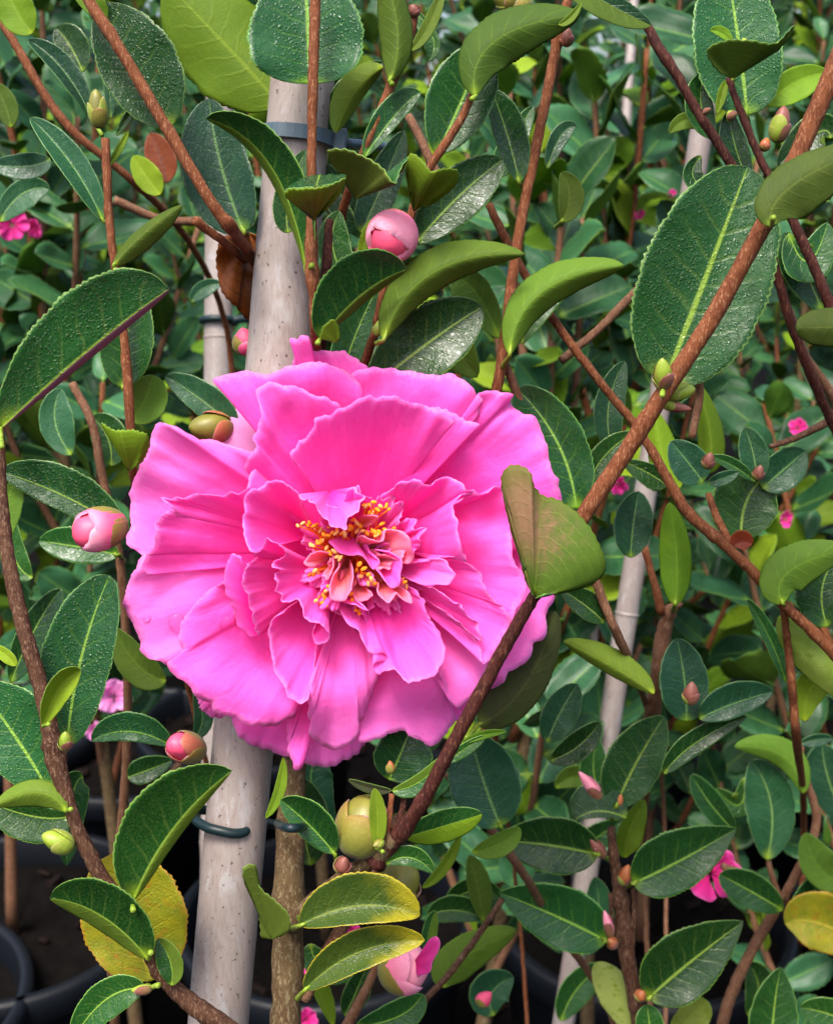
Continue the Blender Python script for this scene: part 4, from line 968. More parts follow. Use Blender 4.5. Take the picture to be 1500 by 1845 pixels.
for k_, (an, r1_, hh_) in enumerate([(10, 62, 12.0), (70, 58, 12.5), (118, 66, 12.0), (165, 60, 11.5), (330, 66, 12.0), (285, 50, 12.5), (40, 96, 10.5), (140, 92, 10.5), (350, 92, 10.5)]):
    a0_ = math.radians(an); rim_ = []; cx_, cy_ = CEN[0] + 4, CEN[1] + 6
    for q_ in np.linspace(-1, 1, 7):
        aa = a0_ + q_ * .42; rr_ = r1_ * (1 - .38 * abs(q_)**2) * (.86 + .28 * crng.rand())
        rim_.append((cx_ + rr_ * math.cos(aa), cy_ + rr_ * math.sin(aa), hh_ + crng.randn() * 1.0 - 1.2 * abs(q_)))
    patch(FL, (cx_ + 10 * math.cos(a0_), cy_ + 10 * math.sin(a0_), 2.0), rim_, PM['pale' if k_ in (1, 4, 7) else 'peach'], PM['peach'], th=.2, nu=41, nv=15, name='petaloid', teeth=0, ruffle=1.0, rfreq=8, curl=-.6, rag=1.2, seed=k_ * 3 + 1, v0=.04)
bud(FL, (641, 1000, -15), (643, 998, -0.5), 62, FILAMENT, [], n=0, name='receptacle', prof=(.4, .5))
# stamens: filament and anther each
def stamen(base, tip, rng):
    b = q6(base) + (-2.0,); t = q6(tip[:2]) + (tip[2],)
    m = ((b[0]*.45 + t[0]*.55) + rng.randn()*4, (b[1]*.45 + t[1]*.55) + rng.randn()*4, t[2]*.45 + 1.5)
    W = PA(spline([b, m, t], 12)); s = D / FPX
    V, F = tube_geo(W, np.linspace(2.2, 1.5, 12) * s, 7, 1, 0.02)
    V = list(V); n0 = len(F); k = len(V)
    ax = W[-1] - W[-3]; ax /= np.linalg.norm(ax)
    x = np.cross(ax, [.3, .5, .8]); x /= np.linalg.norm(x); d = x * math.cos(rng.rand()*6) + np.cross(ax, x) * math.sin(rng.rand()*6); d /= np.linalg.norm(d)
    e = np.cross(ax, d); e /= max(np.linalg.norm(e), 1e-9)
    a, bb = rng.uniform(4.6, 7.0) * s, rng.uniform(2.8, 3.9) * s
    nr, nc = 9, 12
    for i in range(nr):
        th = math.pi * (i + .5) / nr
        for j in range(nc):
            ph = 2*math.pi*j/nc; g = 1 - .28 * max(0, math.cos(2*ph))**4
            V.append(W[-1] + ax * bb*.3 + d * a * math.cos(th) + (ax * math.cos(ph) + e * math.sin(ph)) * bb * g * math.sin(th))
    for i in range(nr - 1):
        for j in range(nc): F.append((k + i*nc + j, k + i*nc + (j+1) % nc, k + (i+1)*nc + (j+1) % nc, k + (i+1)*nc + j))
    F.append(tuple(k + j for j in range(nc - 1, -1, -1))); F.append(tuple(k + (nr-1)*nc + j for j in range(nc)))
    mesh_obj('stamen', V, F, [FILAMENT, ANTHER if rng.rand() < .65 else ANTHER_PALE], FL, W[0], [0]*n0 + [1]*(len(F) - n0))
rng = np.random.RandomState(11)
TIPS = [(360, 425, 10), (395, 440, 9), (450, 435, 10), (480, 470, 9), (500, 500, 11), (555, 490, 10), (520, 470, 8), (590, 475, 9), (625, 490, 10), (430, 575, 9), (465, 560, 10), (490, 545, 9), (520, 590, 9), (545, 625, 10),
        (785, 310, 11), (805, 300, 9), (880, 310, 12), (920, 305, 12), (850, 330, 11), (830, 355, 10), (720, 420, 11), (700, 400, 9), (740, 440, 10), (690, 450, 10), (830, 480, 11), (870, 490, 11), (910, 470, 10), (970, 460, 9), (790, 490, 10), (855, 505, 12),
        (455, 750, 9), (430, 770, 8), (515, 880, 10), (495, 900, 9), (490, 960, 10), (510, 985, 9), (470, 955, 8), (545, 930, 8), (1045, 820, 10), (1055, 850, 9), (1030, 800, 9), (720, 1010, 9), (740, 1030, 8), (690, 945, 10), (680, 900, 10),
        (740, 700, 12), (770, 730, 12), (800, 770, 12), (820, 800, 12), (800, 830, 11), (750, 780, 10), (720, 740, 9), (840, 830, 11), (590, 650, 11), (610, 660, 12), (570, 610, 11), (640, 500, 10)]
TIPS += [(t_[0] + rng.randn() * 26, t_[1] + rng.randn() * 22, t_[2] + rng.randn() * .8) for t_ in TIPS[:38]]
for tp in TIPS: stamen((700 + (tp[0] - 700) * .25 + rng.randn()*25, 640 + (tp[1] - 640) * .25 + rng.randn()*25), tp, rng)

# water beads lying on the petals
def bead(px, py, h, r, label):
    c = P(px, py, h); s = D / FPX * r; n = 14; V = []; F = []
    nrm = CAM - c; nrm /= np.linalg.norm(nrm); x = np.cross(nrm, [0, 0, 1]); x /= np.linalg.norm(x); y = np.cross(nrm, x)
    for i in range(7):
        th = math.pi/2 * i / 6
        for k in range(n):
            a = 2*math.pi*k/n; rr = math.cos(th) * (1 + .12*math.sin(a*2 + 1)) * s + 1e-7
            V.append(c + (x*math.cos(a) + y*math.sin(a)*1.2) * rr + nrm * math.sin(th) * s * .55)
    for i in range(6):
        for k in range(n): F.append((i*n + k, i*n + (k+1) % n, (i+1)*n + (k+1) % n, (i+1)*n + k))
    tag(mesh_obj('water_drop', V, F, WATER, None, c), label, 'water drop', 'water drops on the petals')
from mathutils.bvhtree import BVHTree
def petal_surface(px, py):
    r = Vector(P(px, py, -50) - CAM).normalized(); best = None
    for o in FL.children:
        if o.type != 'MESH': continue
        at = Vector(WORLD[o.name])
        bv = BVHTree.FromPolygons([v.co + at for v in o.data.vertices], [p.vertices[:] for p in o.data.polygons])
        hh = bv.ray_cast(Vector(CAM), r)
        if hh[0] is not None and (best is None or hh[3] < best): best = hh[3]
    return best
for px, py, r, lab in [(320, 1118, 15, 'large clear water drop on a pale lower petal'), (266, 1114, 7, 'small clear water drop near the petal rim'), (411, 1121, 13, 'clear drop hanging on the fold of a lower petal'), (700, 803, 6, 'tiny drop on the upright upper petal')]:
    dd = petal_surface(px, py)
    if dd:
        dep = dd * np.dot((P(px, py, -50) - CAM) / np.linalg.norm(P(px, py, -50) - CAM), FWD)
        bead(px, py, (D - dep) * 1000 - 0.1, r, lab)

# ------------------------------------------------------------------ neighbours close behind, traced leaf by leaf
def neighbour(label, foot_px, foot_h, z=0.2):
    f = P(foot_px[0], foot_px[1], foot_h); f = np.array([f[0], f[1], z])
    return thing('camellia_plant', label, 'camellia', f, 'camellia plants')
NR = neighbour('camellia whose orange-brown stems cross behind the thick branch beside the bloom', (1250, 2200), -300, .2)
f = WORLD[NR.name]
def foot_stem(parent, px, py, h, r, mat='brown'):
    """carry a stem that leaves the picture on down to the pots"""
    a = P(px, py, h); rr_ = r * (D - h*1e-3) / FPX
    if px > 1500: m_, ft = a + np.array([.05, .01, -.12]), a + np.array([.04, .03, -.35])
    else: ft = WORLD[parent.name]; m_ = a * .5 + ft * .5 + np.array([0, 0, -.02])
    W = spline([list(a), list(m_), list(ft)], 30)
    V, F = tube_geo(W, np.linspace(rr_, rr_ * 1.2, 30), 10, 3, 0.04)
    mesh_obj('branch', V, F, BM[mat], parent, W[0])
s_ = lambda *a, **k: stem(*a, **k)
s_('branch', NR, [(1030, -30, -10, 10), (1008, 55, -10, 11), (985, 170, -11, 11), (960, 290, -12, 11), (938, 400, -13, 11), (920, 520, -14, 11), (907, 630, -15, 11.5), (893, 710, -17, 11), (880, 800, -30, 11), (870, 1000, -60, 10), (890, 1300, -160, 6), (930, 1600, -300, 4), (960, 2000, -340, 4)], BM['red'], 12, nodes=((.06, .3), (.32, .12), (.5, .15)), seed=21)
foot_stem(NR, 960, 2000, -340, 4)
s_('branch', NR, [(880, 368, -28, 8.5), (905, 420, -28, 9), (960, 520, -29, 9), (1010, 595, -30, 9), (1062, 665, -31, 9), (1110, 725, -32, 9), (1150, 775, -33, 9), (1195, 850, -34, 10), (1240, 925, -35, 12), (1290, 970, -36, 11), (1345, 1020, -38, 11), (1400, 1080, -40, 11), (1450, 1125, -42, 11), (1520, 1200, -45, 12), (1600, 1300, -50, 12)], BM['red'], 12, nodes=((.46, .15), (.62, .25), (.84, .2)), seed=23)
foot_stem(NR, 1600, 1300, -50, 12)
s_('branch', NR, [(905, 645, -18, 9), (930, 705, -20, 9), (960, 780, -22, 9), (1000, 870, -24, 9), (1050, 985, -27, 9), (1085, 1080, -29, 9.5), (1110, 1140, -31, 9.5), (1135, 1195, -45, 9), (1160, 1260, -110, 7), (1180, 1330, -260, 5), (1200, 2000, -340, 5)], BM['tan'], 12, seed=25)
foot_stem(NR, 1200, 2000, -340, 5)
s_('branch', NR, [(1165, 45, -14, 9), (1182, 80, -14, 11), (1215, 130, -14, 10), (1255, 200, -15, 10), (1295, 262, -16, 10), (1330, 320, -18, 10), (1375, 420, -22, 10), (1430, 600, -30, 10), (1560, 900, -50, 10)], BM['dark'], 12, nodes=((.1, .15), (.5, .15)), seed=27)
foot_stem(NR, 1560, 900, -50, 10)
s_('branch', NR, [(1312, 140, -12, 7), (1322, 170, -12, 7), (1345, 230, -13, 8), (1375, 300, -14, 8), (1405, 350, -15, 9), (1435, 415, -16, 10), (1465, 480, -17, 11), (1490, 540, -18, 11), (1530, 640, -22, 11), (1580, 800, -30, 12)], BM['dark'], 12, nodes=((.33, .2), (.7, .2)), seed=29)
foot_stem(NR, 1580, 800, -30, 12)
s_('twig', NR, [(1010, 650, -40, 9), (1070, 600, -42, 9), (1135, 535, -45, 9), (1200, 470, -48, 9)], BM['tan'], 10)
s_('twig', NR, [(735, 210, -40, 9), (755, 245, -38, 9), (775, 290, -36, 10), (800, 340, -36, 10)], BM['tan'], 10)
s_('twig', NR, [(1160, 985, -100, 8), (1175, 1040, -100, 8), (1192, 1105, -102, 11)], BM['red'], 10)
s_('branch', NR, [(1225, 1085, -100, 8), (1207, 1100, -102, 12), (1195, 1140, -104, 16), (1185, 1220, -108, 16), (1174, 1290, -124, 16), (1166, 1380, -170, 11), (1160, 1480, -260, 7), (1180, 2000, -340, 6)], BM['tan'], 12, nodes=((.05, .3),), seed=31)
foot_stem(NR, 1180, 2000, -340, 6)
s_('twig', NR, [(1275, 890, -45, 7), (1290, 930, -42, 8), (1318, 985, -39, 9)], BM['red'], 10)
s_('twig', NR, [(1233, 640, -35, 9), (1258, 690, -50, 9), (1245, 790, -52, 8)], BM['tan'], 10)
s_('twig', NR, [(1385, 805, -50, 5), (1430, 790, -50, 7), (1500, 755, -52, 9), (1560, 720, -55, 9)], BM['brown'], 10)
s_('twig', NR, [(1420, 560, -40, 9), (1450, 640, -42, 9), (1490, 700, -45, 10), (1540, 780, -50, 10)], BM['tan'], 10)
s_('twig', NR, [(1410, 1090, -41, 7), (1418, 1160, -50, 8), (1428, 1260, -55, 9), (1435, 1345, -75, 9), (1445, 1420, -190, 7), (1440, 1700, -260, 6)], BM['red'], 10)
s_('twig', NR, [(1340, 70, -12, 5), (1330, 110, -12, 6), (1315, 150, -12, 7)], BM['green'], 8)
NL = lambda *a, **k: leaf(NR, *a, **k)
NL((1345, 208), (1330, 80), (1305, -80), 84, 78, 'wet', h=-20, a=.5, b=.55, pet=(1352, 245, -16), label='broad bluish wet leaf behind the upper twig')
patch(NR, (1318, 142, 0), [(1300, 135, 2), (1282, 115, 4), (1273, 90, 6), (1285, 80, 7), (1310, 73, 7), (1345, 72, 7), (1380, 78, 6), (1402, 75, 5), (1420, 55, 4), (1430, 44, 3), (1420, 68, 2), (1405, 86, 1), (1375, 98, 0), (1350, 115, -1), (1335, 135, -1)], LM['under'], LM['wet'], h=-10, rimmat=LM['rim'])
NL((1318, 80), (1300, 60), (1278, 55), 8, 12, 'lime', 'wet', h=-12)
NL((1288, 250), (1262, 190), (1270, 130), 30, 22, 'dark', h=-22)
NL((1350, 330), (1325, 270), (1312, 200), 28, 24, 'dark', h=-22)
NL((1380, 190), (1430, 150), (1490, 130), 28, 34, 'lime', 'dark', h=-24)
NL((1420, 420), (1455, 470), (1490, 400), 34, 40, 'dark', h=-24)
NL((1480, 560), (1445, 480), (1410, 420), 40, 36, 'dark', h=-28)
NL((1495, 250), (1470, 240), (1400, 300), 30, 36, 'dark', h=-22)
NL((1262, 280), (1248, 320), (1290, 340), 20, 18, 'dark', h=-24)
NL((1290, 232), (1240, 215), (1205, 240), 18, 14, 'under', h=-26)
NL((1290, 205), (1300, 170), (1306, 145), 9, 9, 'lime', h=-16)
NL((1038, 918), (1005, 800), (930, 700), 66, 52, 'dark', h=-20, a=.5, b=.5, label='large dark rounded leaf behind the bloom')
NL((938, 620), (972, 560), (1040, 500), 20, 20, 'dark', h=-25)
NL((1010, 400), (1025, 355), (1010, 310), 20, 28, 'under', h=-30, pet=(1000, 410, -30))
NL((985, 305), (1010, 245), (1038, 228), 18, 16, 'teal', h=-40)
NL((900, 320), (915, 270), (960, 190), 22, 28, 'dark', h=-30)
NL((1215, 1090), (1218, 1005), (1205, 905), 32, 28, 'lime', 'dark', h=-45, z=-2, pet=(1212, 1100, -55), a=.6, b=.65)
NL((1135, 1005), (1140, 945), (1150, 885), 36, 36, 'teal', h=-62)
NL((1105, 815), (1095, 735), (1125, 650), 26, 30, 'teal', h=-50)
NL((1060, 870), (1090, 820), (1140, 780), 24, 28, 'dark', h=-48)
NL((1120, 830), (1180, 860), (1200, 880), 20, 24, 'dark', h=-50)
NL((1225, 880), (1195, 830), (1180, 740), 26, 32, 'lime', 'dark', h=-52, z=-3)
NL((1262, 850), (1280, 800), (1255, 690), 24, 26, 'lime', 'dark', h=-60, z=-3)
NL((1265, 868), (1240, 835), (1207, 795), 34, 36, 'teal', h=-42, a=.5)
NL((1275, 870), (1300, 862), (1330, 850), 12, 14, 'teal', h=-38)
NL((1362, 865), (1355, 815), (1340, 770), 26, 28, 'teal', h=-46, a=.5)
NL((1372, 880), (1415, 842), (1450, 812), 34, 38, 'teal', h=-52, a=.5)
NL((1360, 868), (1320, 840), (1280, 822), 10, 14, 'dark', h=-45)
NL((1335, 975), (1345, 900), (1390, 850), 62, 62, 'dark', h=-54, a=.5)
NL((1320, 985), (1335, 975), (1355, 980), 20, 20, 'dead', 'dead', h=-37)
NL((1410, 1088), (1420, 1030), (1530, 988), 44, 42, 'under', 'dark', h=-34, z=-2, pet=(1412, 1105, -40))
NL((1490, 1130), (1480, 1060), (1510, 1000), 50, 40, 'dark', h=-46)
NL((1405, 1108), (1450, 1185), (1560, 1280), 34, 24, 'pale', 'under', h=-52, z=-2)
NL((1450, 1300), (1460, 1240), (1520, 1210), 30, 30, 'lime', h=-62)
NL((1415, 1230), (1385, 1150), (1345, 1080), 12, 16, 'dark', h=-70)
NL((1178, 1250), (1110, 1205), (1014, 1155), 16, 32, 'under', 'dark', h=-34, z=-2, a=.7)
NL((1088, 1122), (1055, 1092), (1010, 1062), 22, 28, 'dark', h=-32)
NL((1236, 1300), (1232, 1225), (1218, 1150), 46, 44, 'teal', h=-58, a=.5)
NL((1258, 1295), (1320, 1268), (1392, 1246), 38, 26, 'teal', h=-56)
NL((1195, 1395), (1250, 1340), (1345, 1290), 24, 20, 'dark', h=-60)
NL((985, 1338), (1008, 1285), (1040, 1232), 32, 34, 'teal', h=-55)
NL((990, 1370), (1040, 1345), (1080, 1300), 26, 26, 'dark', h=-66)
NL((902, 1490), (872, 1412), (846, 1325), 64, 66, 'teal', h=-46, a=.5, b=.5, pet=(915, 1520, -48))
NL((850, 1535), (900, 1520), (935, 1490), 20, 24, 'under', h=-50)
bud(NR, (1398, 258, 0), (1412, 190, 2), 17, SCALE_BROWN, [LM_, B_, B_], h=-14, n=4, prof=(.5, .65), label='pointed bud with red-brown tip')
bud(NR, (1372, 272, 0), (1382, 248, 0), 10, SCALE_RED, [R_, B_], h=-14, n=2)
bud(NR, (1322, 215, 0), (1310, 200, 0), 10, BUD_LIME, [LM_, B_], h=-11, n=2)
bud(NR, (1020, 85, 0), (1022, 48, 2), 11, SCALE_BROWN, [R_, B_], h=-9, n=3)
bud(NR, (1272, 845, 0), (1280, 815, 2), 11, SCALE_BROWN, [G_, B_], h=-36, n=3)
bud(NR, (1362, 865, 0), (1370, 838, 2), 10, SCALE_BROWN, [G_, B_], h=-42, n=3)
bud(NR, (1242, 1270, 0), (1246, 1228, 2), 14, SCALE_BROWN, [LM_, B_, R_], h=-52, n=3)
bud(NR, (1275, 205, 0), (1268, 195, 0), 8, SCALE_BROWN, [B_], h=-12, n=2)
for q in ((935, 6), (915, -8)): bud(NR, (q[0] + 25, q[1] + 12, 0), (q[0] - 30, q[1], 0), 22, SCALE_GREEN, [LM_, G_, LM_], h=-30, n=4)

SP = neighbour('small camellia sprig with five dark toothed leaves and bare brown stem', (1160, 1900), -130, .2)
s_('branch', SP, [(1100, 1490, -118, 8), (1105, 1540, -119, 10), (1113, 1590, -120, 13), (1120, 1640, -121, 17), (1125, 1700, -122, 17), (1140, 1780, -124, 16), (1155, 1860, -126, 17), (1175, 1960, -130, 18)], BM['brown'], 12, nodes=((.1, .2), (.3, .25), (.45, .1), (.7, .1)), seed=33)
foot_stem(SP, 1175, 1960, -130, 18)
s_('twig', SP, [(1140, 1600, -119, 5), (1142, 1650, -120, 6), (1135, 1710, -122, 8)], BM['brown'], 8)
s_('twig', SP, [(1098, 1610, -119, 4), (1102, 1660, -120, 5), (1115, 1700, -122, 7)], BM['brown'], 8)
SL = lambda *a, **k: leaf(SP, *a, **k)
SL((1108, 1455), (1145, 1375), (1196, 1290), 56, 48, 'wet', h=-114, b=.7, pet=(1100, 1480, -117))
SL((1078, 1540), (985, 1522), (890, 1515), 52, 54, 'dark', h=-114, a=.58, b=.86, pet=(1100, 1550, -118))
SL((1138, 1592), (1225, 1550), (1326, 1492), 60, 54, 'dark', h=-112, a=.58, b=.86, pet=(1120, 1600, -119))
SL((1094, 1696), (1000, 1650), (898, 1608), 54, 60, 'dark', h=-116, a=.58, b=.86, pet=(1112, 1700, -121))
SL((1166, 1800), (1240, 1735), (1338, 1660), 66, 62, 'dark', h=-114, a=.58, b=.86, pet=(1142, 1805, -124))
SL((1128, 1474), (1075, 1462), (1036, 1478), 12, 56, 'dark', h=-112, zr=-2)
SL((1128, 1545), (1130, 1505), (1160, 1440), 20, 28, 'lime', h=-124)
SL((1140, 1860), (1110, 1790), (1070, 1735), 34, 32, 'pale', h=-132, z=-2)
SL((1200, 1880), (1245, 1830), (1270, 1800), 26, 34, 'pale', h=-134)
SL((1180, 1910), (1170, 1850), (1165, 1810), 26, 26, 'dark', h=-116)
for bx, by, tx, ty, r, m_ in [(1090, 1450, 1042, 1390, 12, BUD_PALE), (1110, 1470, 1118, 1430, 9, SCALE_RED), (1090, 1545, 1060, 1508, 10, SCALE_BROWN), (1122, 1595, 1132, 1558, 12, SCALE_RED), (1100, 1690, 1088, 1640, 8, BUD_PALE), (1108, 1705, 1094, 1692, 10, SCALE_RED), (1150, 1800, 1158, 1785, 10, SCALE_RED)]:
    bud(SP, (bx, by, 0), (tx, ty, 2), r, m_, [LM_, B_, m_], h=-115, n=3)

CR = neighbour('camellia with one clear yellow leaf and bluish leaves beside the five-leaf sprig', (1450, 2000), -200, .2)
CL = lambda *a, **k: leaf(CR, *a, **k)
s_('branch', CR, [(1440, 1340, -190, 7), (1450, 1400, -190, 8), (1470, 1480, -192, 9), (1420, 1600, -196, 10), (1360, 1700, -200, 11), (1310, 1810, -205, 12), (1290, 1900, -210, 13)], BM['tan'], 10, seed=35)
foot_stem(CR, 1290, 1900, -210, 13, 'tan')
s_('twig', CR, [(1300, 1560, -185, 7), (1350, 1580, -188, 8), (1410, 1620, -193, 9)], BM['tan'], 8)
s_('twig', CR, [(1408, 1630, -193, 7), (1385, 1560, -190, 6), (1382, 1540, -190, 6)], BM['tan'], 8)
CL((1380, 1550), (1388, 1450), (1352, 1370), 48, 44, 'teal', h=-188)
CL((1446, 1430), (1410, 1362), (1322, 1345), 22, 30, 'under', 'dark', h=-180, z=-2)
CL((1440, 1340), (1470, 1332), (1500, 1330), 10, 14, 'teal', h=-182)
CL((1325, 1500), (1280, 1450), (1245, 1395), 22, 24, 'dark', h=-200)
CL((1410, 1640), (1350, 1605), (1295, 1575), 32, 34, 'dark', h=-184)
CL((1420, 1650), (1460, 1610), (1490, 1560), 24, 26, 'dark', h=-186)
CL((1570, 1720), (1480, 1665), (1413, 1665), 50, 58, 'yellow', 'yellow', h=-178, label='clear yellow leaf at the edge')
CL((1540, 1590), (1480, 1570), (1450, 1500), 30, 40, 'under', h=-180)
CL((1390, 1910), (1392, 1830), (1405, 1742), 44, 46, 'dark', h=-150, b=.8)
CL((1560, 1860), (1500, 1830), (1440, 1815), 30, 30, 'dark', h=-150)
CL((1345, 1830), (1365, 1780), (1345, 1735), 24, 30, 'dark', h=-210)
CL((1520, 1480), (1490, 1400), (1480, 1340), 40, 40, 'teal', h=-210)
CL((1340, 1400), (1330, 1450), (1290, 1420), 22, 22, 'dark', h=-220)

def small_flower(parent, px, py, h, r, mat, seed, n=7, label=None, face=(0, -1, .3)):
    rng = np.random.RandomState(seed); c = P(px, py, h); s = (D - h*1e-3) / FPX * r
    root = bpy.data.objects.new('flower', None); root.empty_display_size = .01; link(root, parent, c)
    if label: root['label'] = label
    nrm = np.array(face, float) + rng.randn(3) * .3; nrm /= np.linalg.norm(nrm)
    x = np.cross(nrm, [0, 0, 1]); x /= np.linalg.norm(x); y = np.cross(nrm, x)
    for i in range(n):
        a0 = 6.283 * i / n + rng.rand() * .5; ln = s * rng.uniform(.8, 1.05); lift = rng.uniform(.1, .7)
        nu, nv = 13, 9; G = np.zeros((nu, nv, 3)); U = np.zeros((nu, nv, 2)); Nn = np.zeros((nu, nv, 2)); ph = rng.rand() * 6
        for k in range(nu):
            q = k / (nu - 1) * 2 - 1
            for j in range(nv):
                v = .05 + .95 * j / (nv - 1)
                rr = ln * v * (1 - .22 * abs(q)**2.5); a_ = a0 + q * .62 * math.sin(min(1, v * 1.4) * math.pi / 2)
                G[k, j] = c + (x * math.cos(a_) + y * math.sin(a_)) * rr * math.cos(lift * v) + nrm * (rr * math.sin(lift * v) + s * .10 * v * v * math.sin(5 * q + ph) + i * s * .02)
                U[k, j] = (q * 10 + i * 7, v * 15); Nn[k, j] = (k / (nu - 1), v)
        V, F, Mi, uv = sheet(G, s * .02, {"UVMap": U, "Norm": Nn})
        mesh_obj('petal', V, F, PM[mat], root, c, Mi, uv)
    return root

BP = neighbour('camellia low behind the trunk with a half-open pale pink bud', (700, 2000), -120, .2)
s_('branch', BP, [(700, 1690, -60, 9), (675, 1750, -62, 9), (640, 1820, -66, 11), (600, 1900, -72, 12), (590, 2000, -80, 13)], BM['tan'], 10, seed=37)
foot_stem(BP, 590, 2000, -80, 13, 'tan')
s_('branch', BP, [(905, 1620, -110, 6), (850, 1700, -112, 7), (800, 1765, -114, 7), (740, 1830, -118, 8), (680, 1930, -122, 9)], BM['brown'], 10, seed=39)
foot_stem(BP, 680, 1930, -122, 9)
s_('branch', BP, [(805, 1395, -70, 8), (850, 1450, -75, 8.5), (900, 1515, -80, 9), (940, 1570, -90, 9), (1000, 1670, -135, 8), (1090, 1800, -160, 8), (1120, 1900, -170, 8)], BM['tan'], 10, seed=41)
foot_stem(BP, 1120, 1900, -170, 8)
BL = lambda *a, **k: leaf(BP, *a, **k)
bud(BP, (690, 1765, -50), (765, 1725, -46), 42, BUD_PALE, [G_, G_, G_, PL_, PL_, PL_], h=0, n=6, prof=(.5, .45), open_=.88, label='half-open pale pink bud in yellow-green scales')
patch(BP, (745, 1735, -44), [(752, 1760, -42), (770, 1755, -40), (780, 1730, -39), (792, 1705, -38), (788, 1688, -38), (775, 1692, -40), (772, 1710, -42)], PM['hot'], PM['hot'], name='petal', teeth=0, rag=.5, nu=31, nv=9)
BL((800, 1780), (830, 1730), (930, 1675), 40, 34, 'under', 'dark', h=-122, z=-2)
BL((770, 1720), (772, 1680), (783, 1640), 12, 16, 'dark', h=-70, rm='under')
BL((770, 1650), (820, 1640), (870, 1655), 28, 22, 'dark', h=-130)
BL((870, 1660), (860, 1600), (845, 1540), 18, 26, 'under', h=-128)
BL((800, 1640), (850, 1605), (905, 1620), 24, 24, 'dark', h=-140)
BL((890, 1830), (885, 1790), (925, 1760), 40, 34, 'teal', h=-150)
BL((620, 1830), (640, 1790), (660, 1740), 22, 26, 'dark', h=-90)
BL((600, 1850), (575, 1790), (560, 1760), 10, 22, 'lime', h=-80)
BL((560, 1700), (580, 1740), (640, 1760), 26, 28, 'dark', h=-95)
BL((640, 1850), (720, 1830), (760, 1790), 30, 30, 'dark', h=-100)
BL((560, 1560), (545, 1480), (540, 1400), 40, 50, 'dark', h=-60)
BL((600, 1500), (560, 1400), (600, 1350), 40, 40, 'teal', h=-75)
BL((760, 1600), (800, 1560), (830, 1500), 10, 12, 'lime', h=-80)
bud(BP, (858, 1810, 0), (885, 1788, 0), 13, BUD_PINK, [G_, PK_], h=-130, n=2, label='tiny pink-tipped bud')

NL((1100, 1445), (1070, 1400), (1075, 1330), 26, 30, 'dark', h=-150)
NL((1020, 1560), (1060, 1520), (1120, 1480), 26, 28, 'dark', h=-210)
NL((1040, 1720), (1075, 1660), (1070, 1580), 30, 30, 'teal', h=-220)
NL((1010, 1840), (1040, 1780), (1090, 1740), 28, 30, 'dark', h=-230)
NL((1000, 1420), (1040, 1400), (1090, 1420), 22, 20, 'under', h=-190)
# left neighbour, behind the dark leaf and bud
NLp = neighbour('camellia behind the round bud, its leaves low over the pot rims', (150, 1900), -150, .2)
WL = lambda *a, **k: leaf(NLp, *a, **k)
s_('branch', NLp, [(130, 690, -70, 8), (165, 760, -70, 9), (185, 860, -74, 9), (215, 1000, -80, 9), (230, 1300, -100, 9), (200, 1700, -130, 9)], BM['tan'], 10, seed=43)
foot_stem(NLp, 200, 1700, -130, 9)
s_('branch', NLp, [(205, 360, -120, 9), (290, 395, -125, 9), (370, 400, -128, 9)], BM['tan'], 10)
s_('branch', NLp, [(-10, 20, -90, 9), (40, 100, -92, 9), (80, 170, -94, 9), (130, 235, -96, 9), (190, 285, -100, 8), (260, 345, -110, 8), (330, 420, -140, 7), (400, 560, -200, 6), (420, 900, -240, 6), (420, 1500, -300, 6)], BM['red'], 10, seed=45)
foot_stem(NLp, 420, 1500, -300, 6)
WL((215, 1000), (140, 985), (70, 975), 30, 36, 'dark', h=-55, pet=(222, 1010, -60))
WL((300, 1225), (250, 1200), (205, 1130), 34, 30, 'under', 'dark', h=-50)
WL((310, 1345), (235, 1318), (165, 1335), 18, 36, 'wet', h=-40)
WL((230, 1400), (260, 1390), (310, 1370), 26, 22, 'dark', h=-80)
WL((200, 840), (195, 790), (165, 750), 30, 36, 'dark', h=-80)
WL((60, 1040), (25, 1000), (10, 900), 24, 24, 'dark', h=-60)
WL((130, 820), (100, 760), (110, 700), 30, 34, 'teal', h=-90)
WL((350, 1330), (365, 1290), (350, 1240), 16, 20, 'teal', h=-45)
WL((20, 1230), (60, 1140), (110, 1060), 28, 34, 'dark', h=-70)
WL((120, 660), (80, 640), (20, 660), 26, 26, 'dark', h=-110)
WL((90, 285), (50, 300), (-20, 296), 24, 26, 'teal', h=-70)
WL((20, 230), (10, 190), (-10, 150), 20, 22, 'under', h=-60)
WL((0, 400), (40, 350), (90, 340), 26, 30, 'teal', h=-90)
WL((150, 130), (125, 80), (100, 50), 26, 34, 'dark', h=-70)
WL((290, 350), (265, 320), (240, 280), 22, 26, 'lime', h=-100)
WL((300, 330), (290, 285), (270, 240), 28, 28, 'dead', 'dead', h=-140, label='orange-brown leaf')
WL((200, 260), (190, 30), (120, -20), 24, 44, 'lime', h=-5) if False else None
WL((345, 545), (365, 520), (400, 510), 14, 18, 'teal', h=-150)
WL((60, 60), (30, 20), (10, -30), 34, 34, 'lime', h=-64)
WL((190, 40), (160, 10), (130, -20), 12, 30, 'lime', h=2)
bud(NLp, (48, 48, 0), (25, 34, 0), 16, BUD_PALE, [G_, R_], h=-70, n=3)

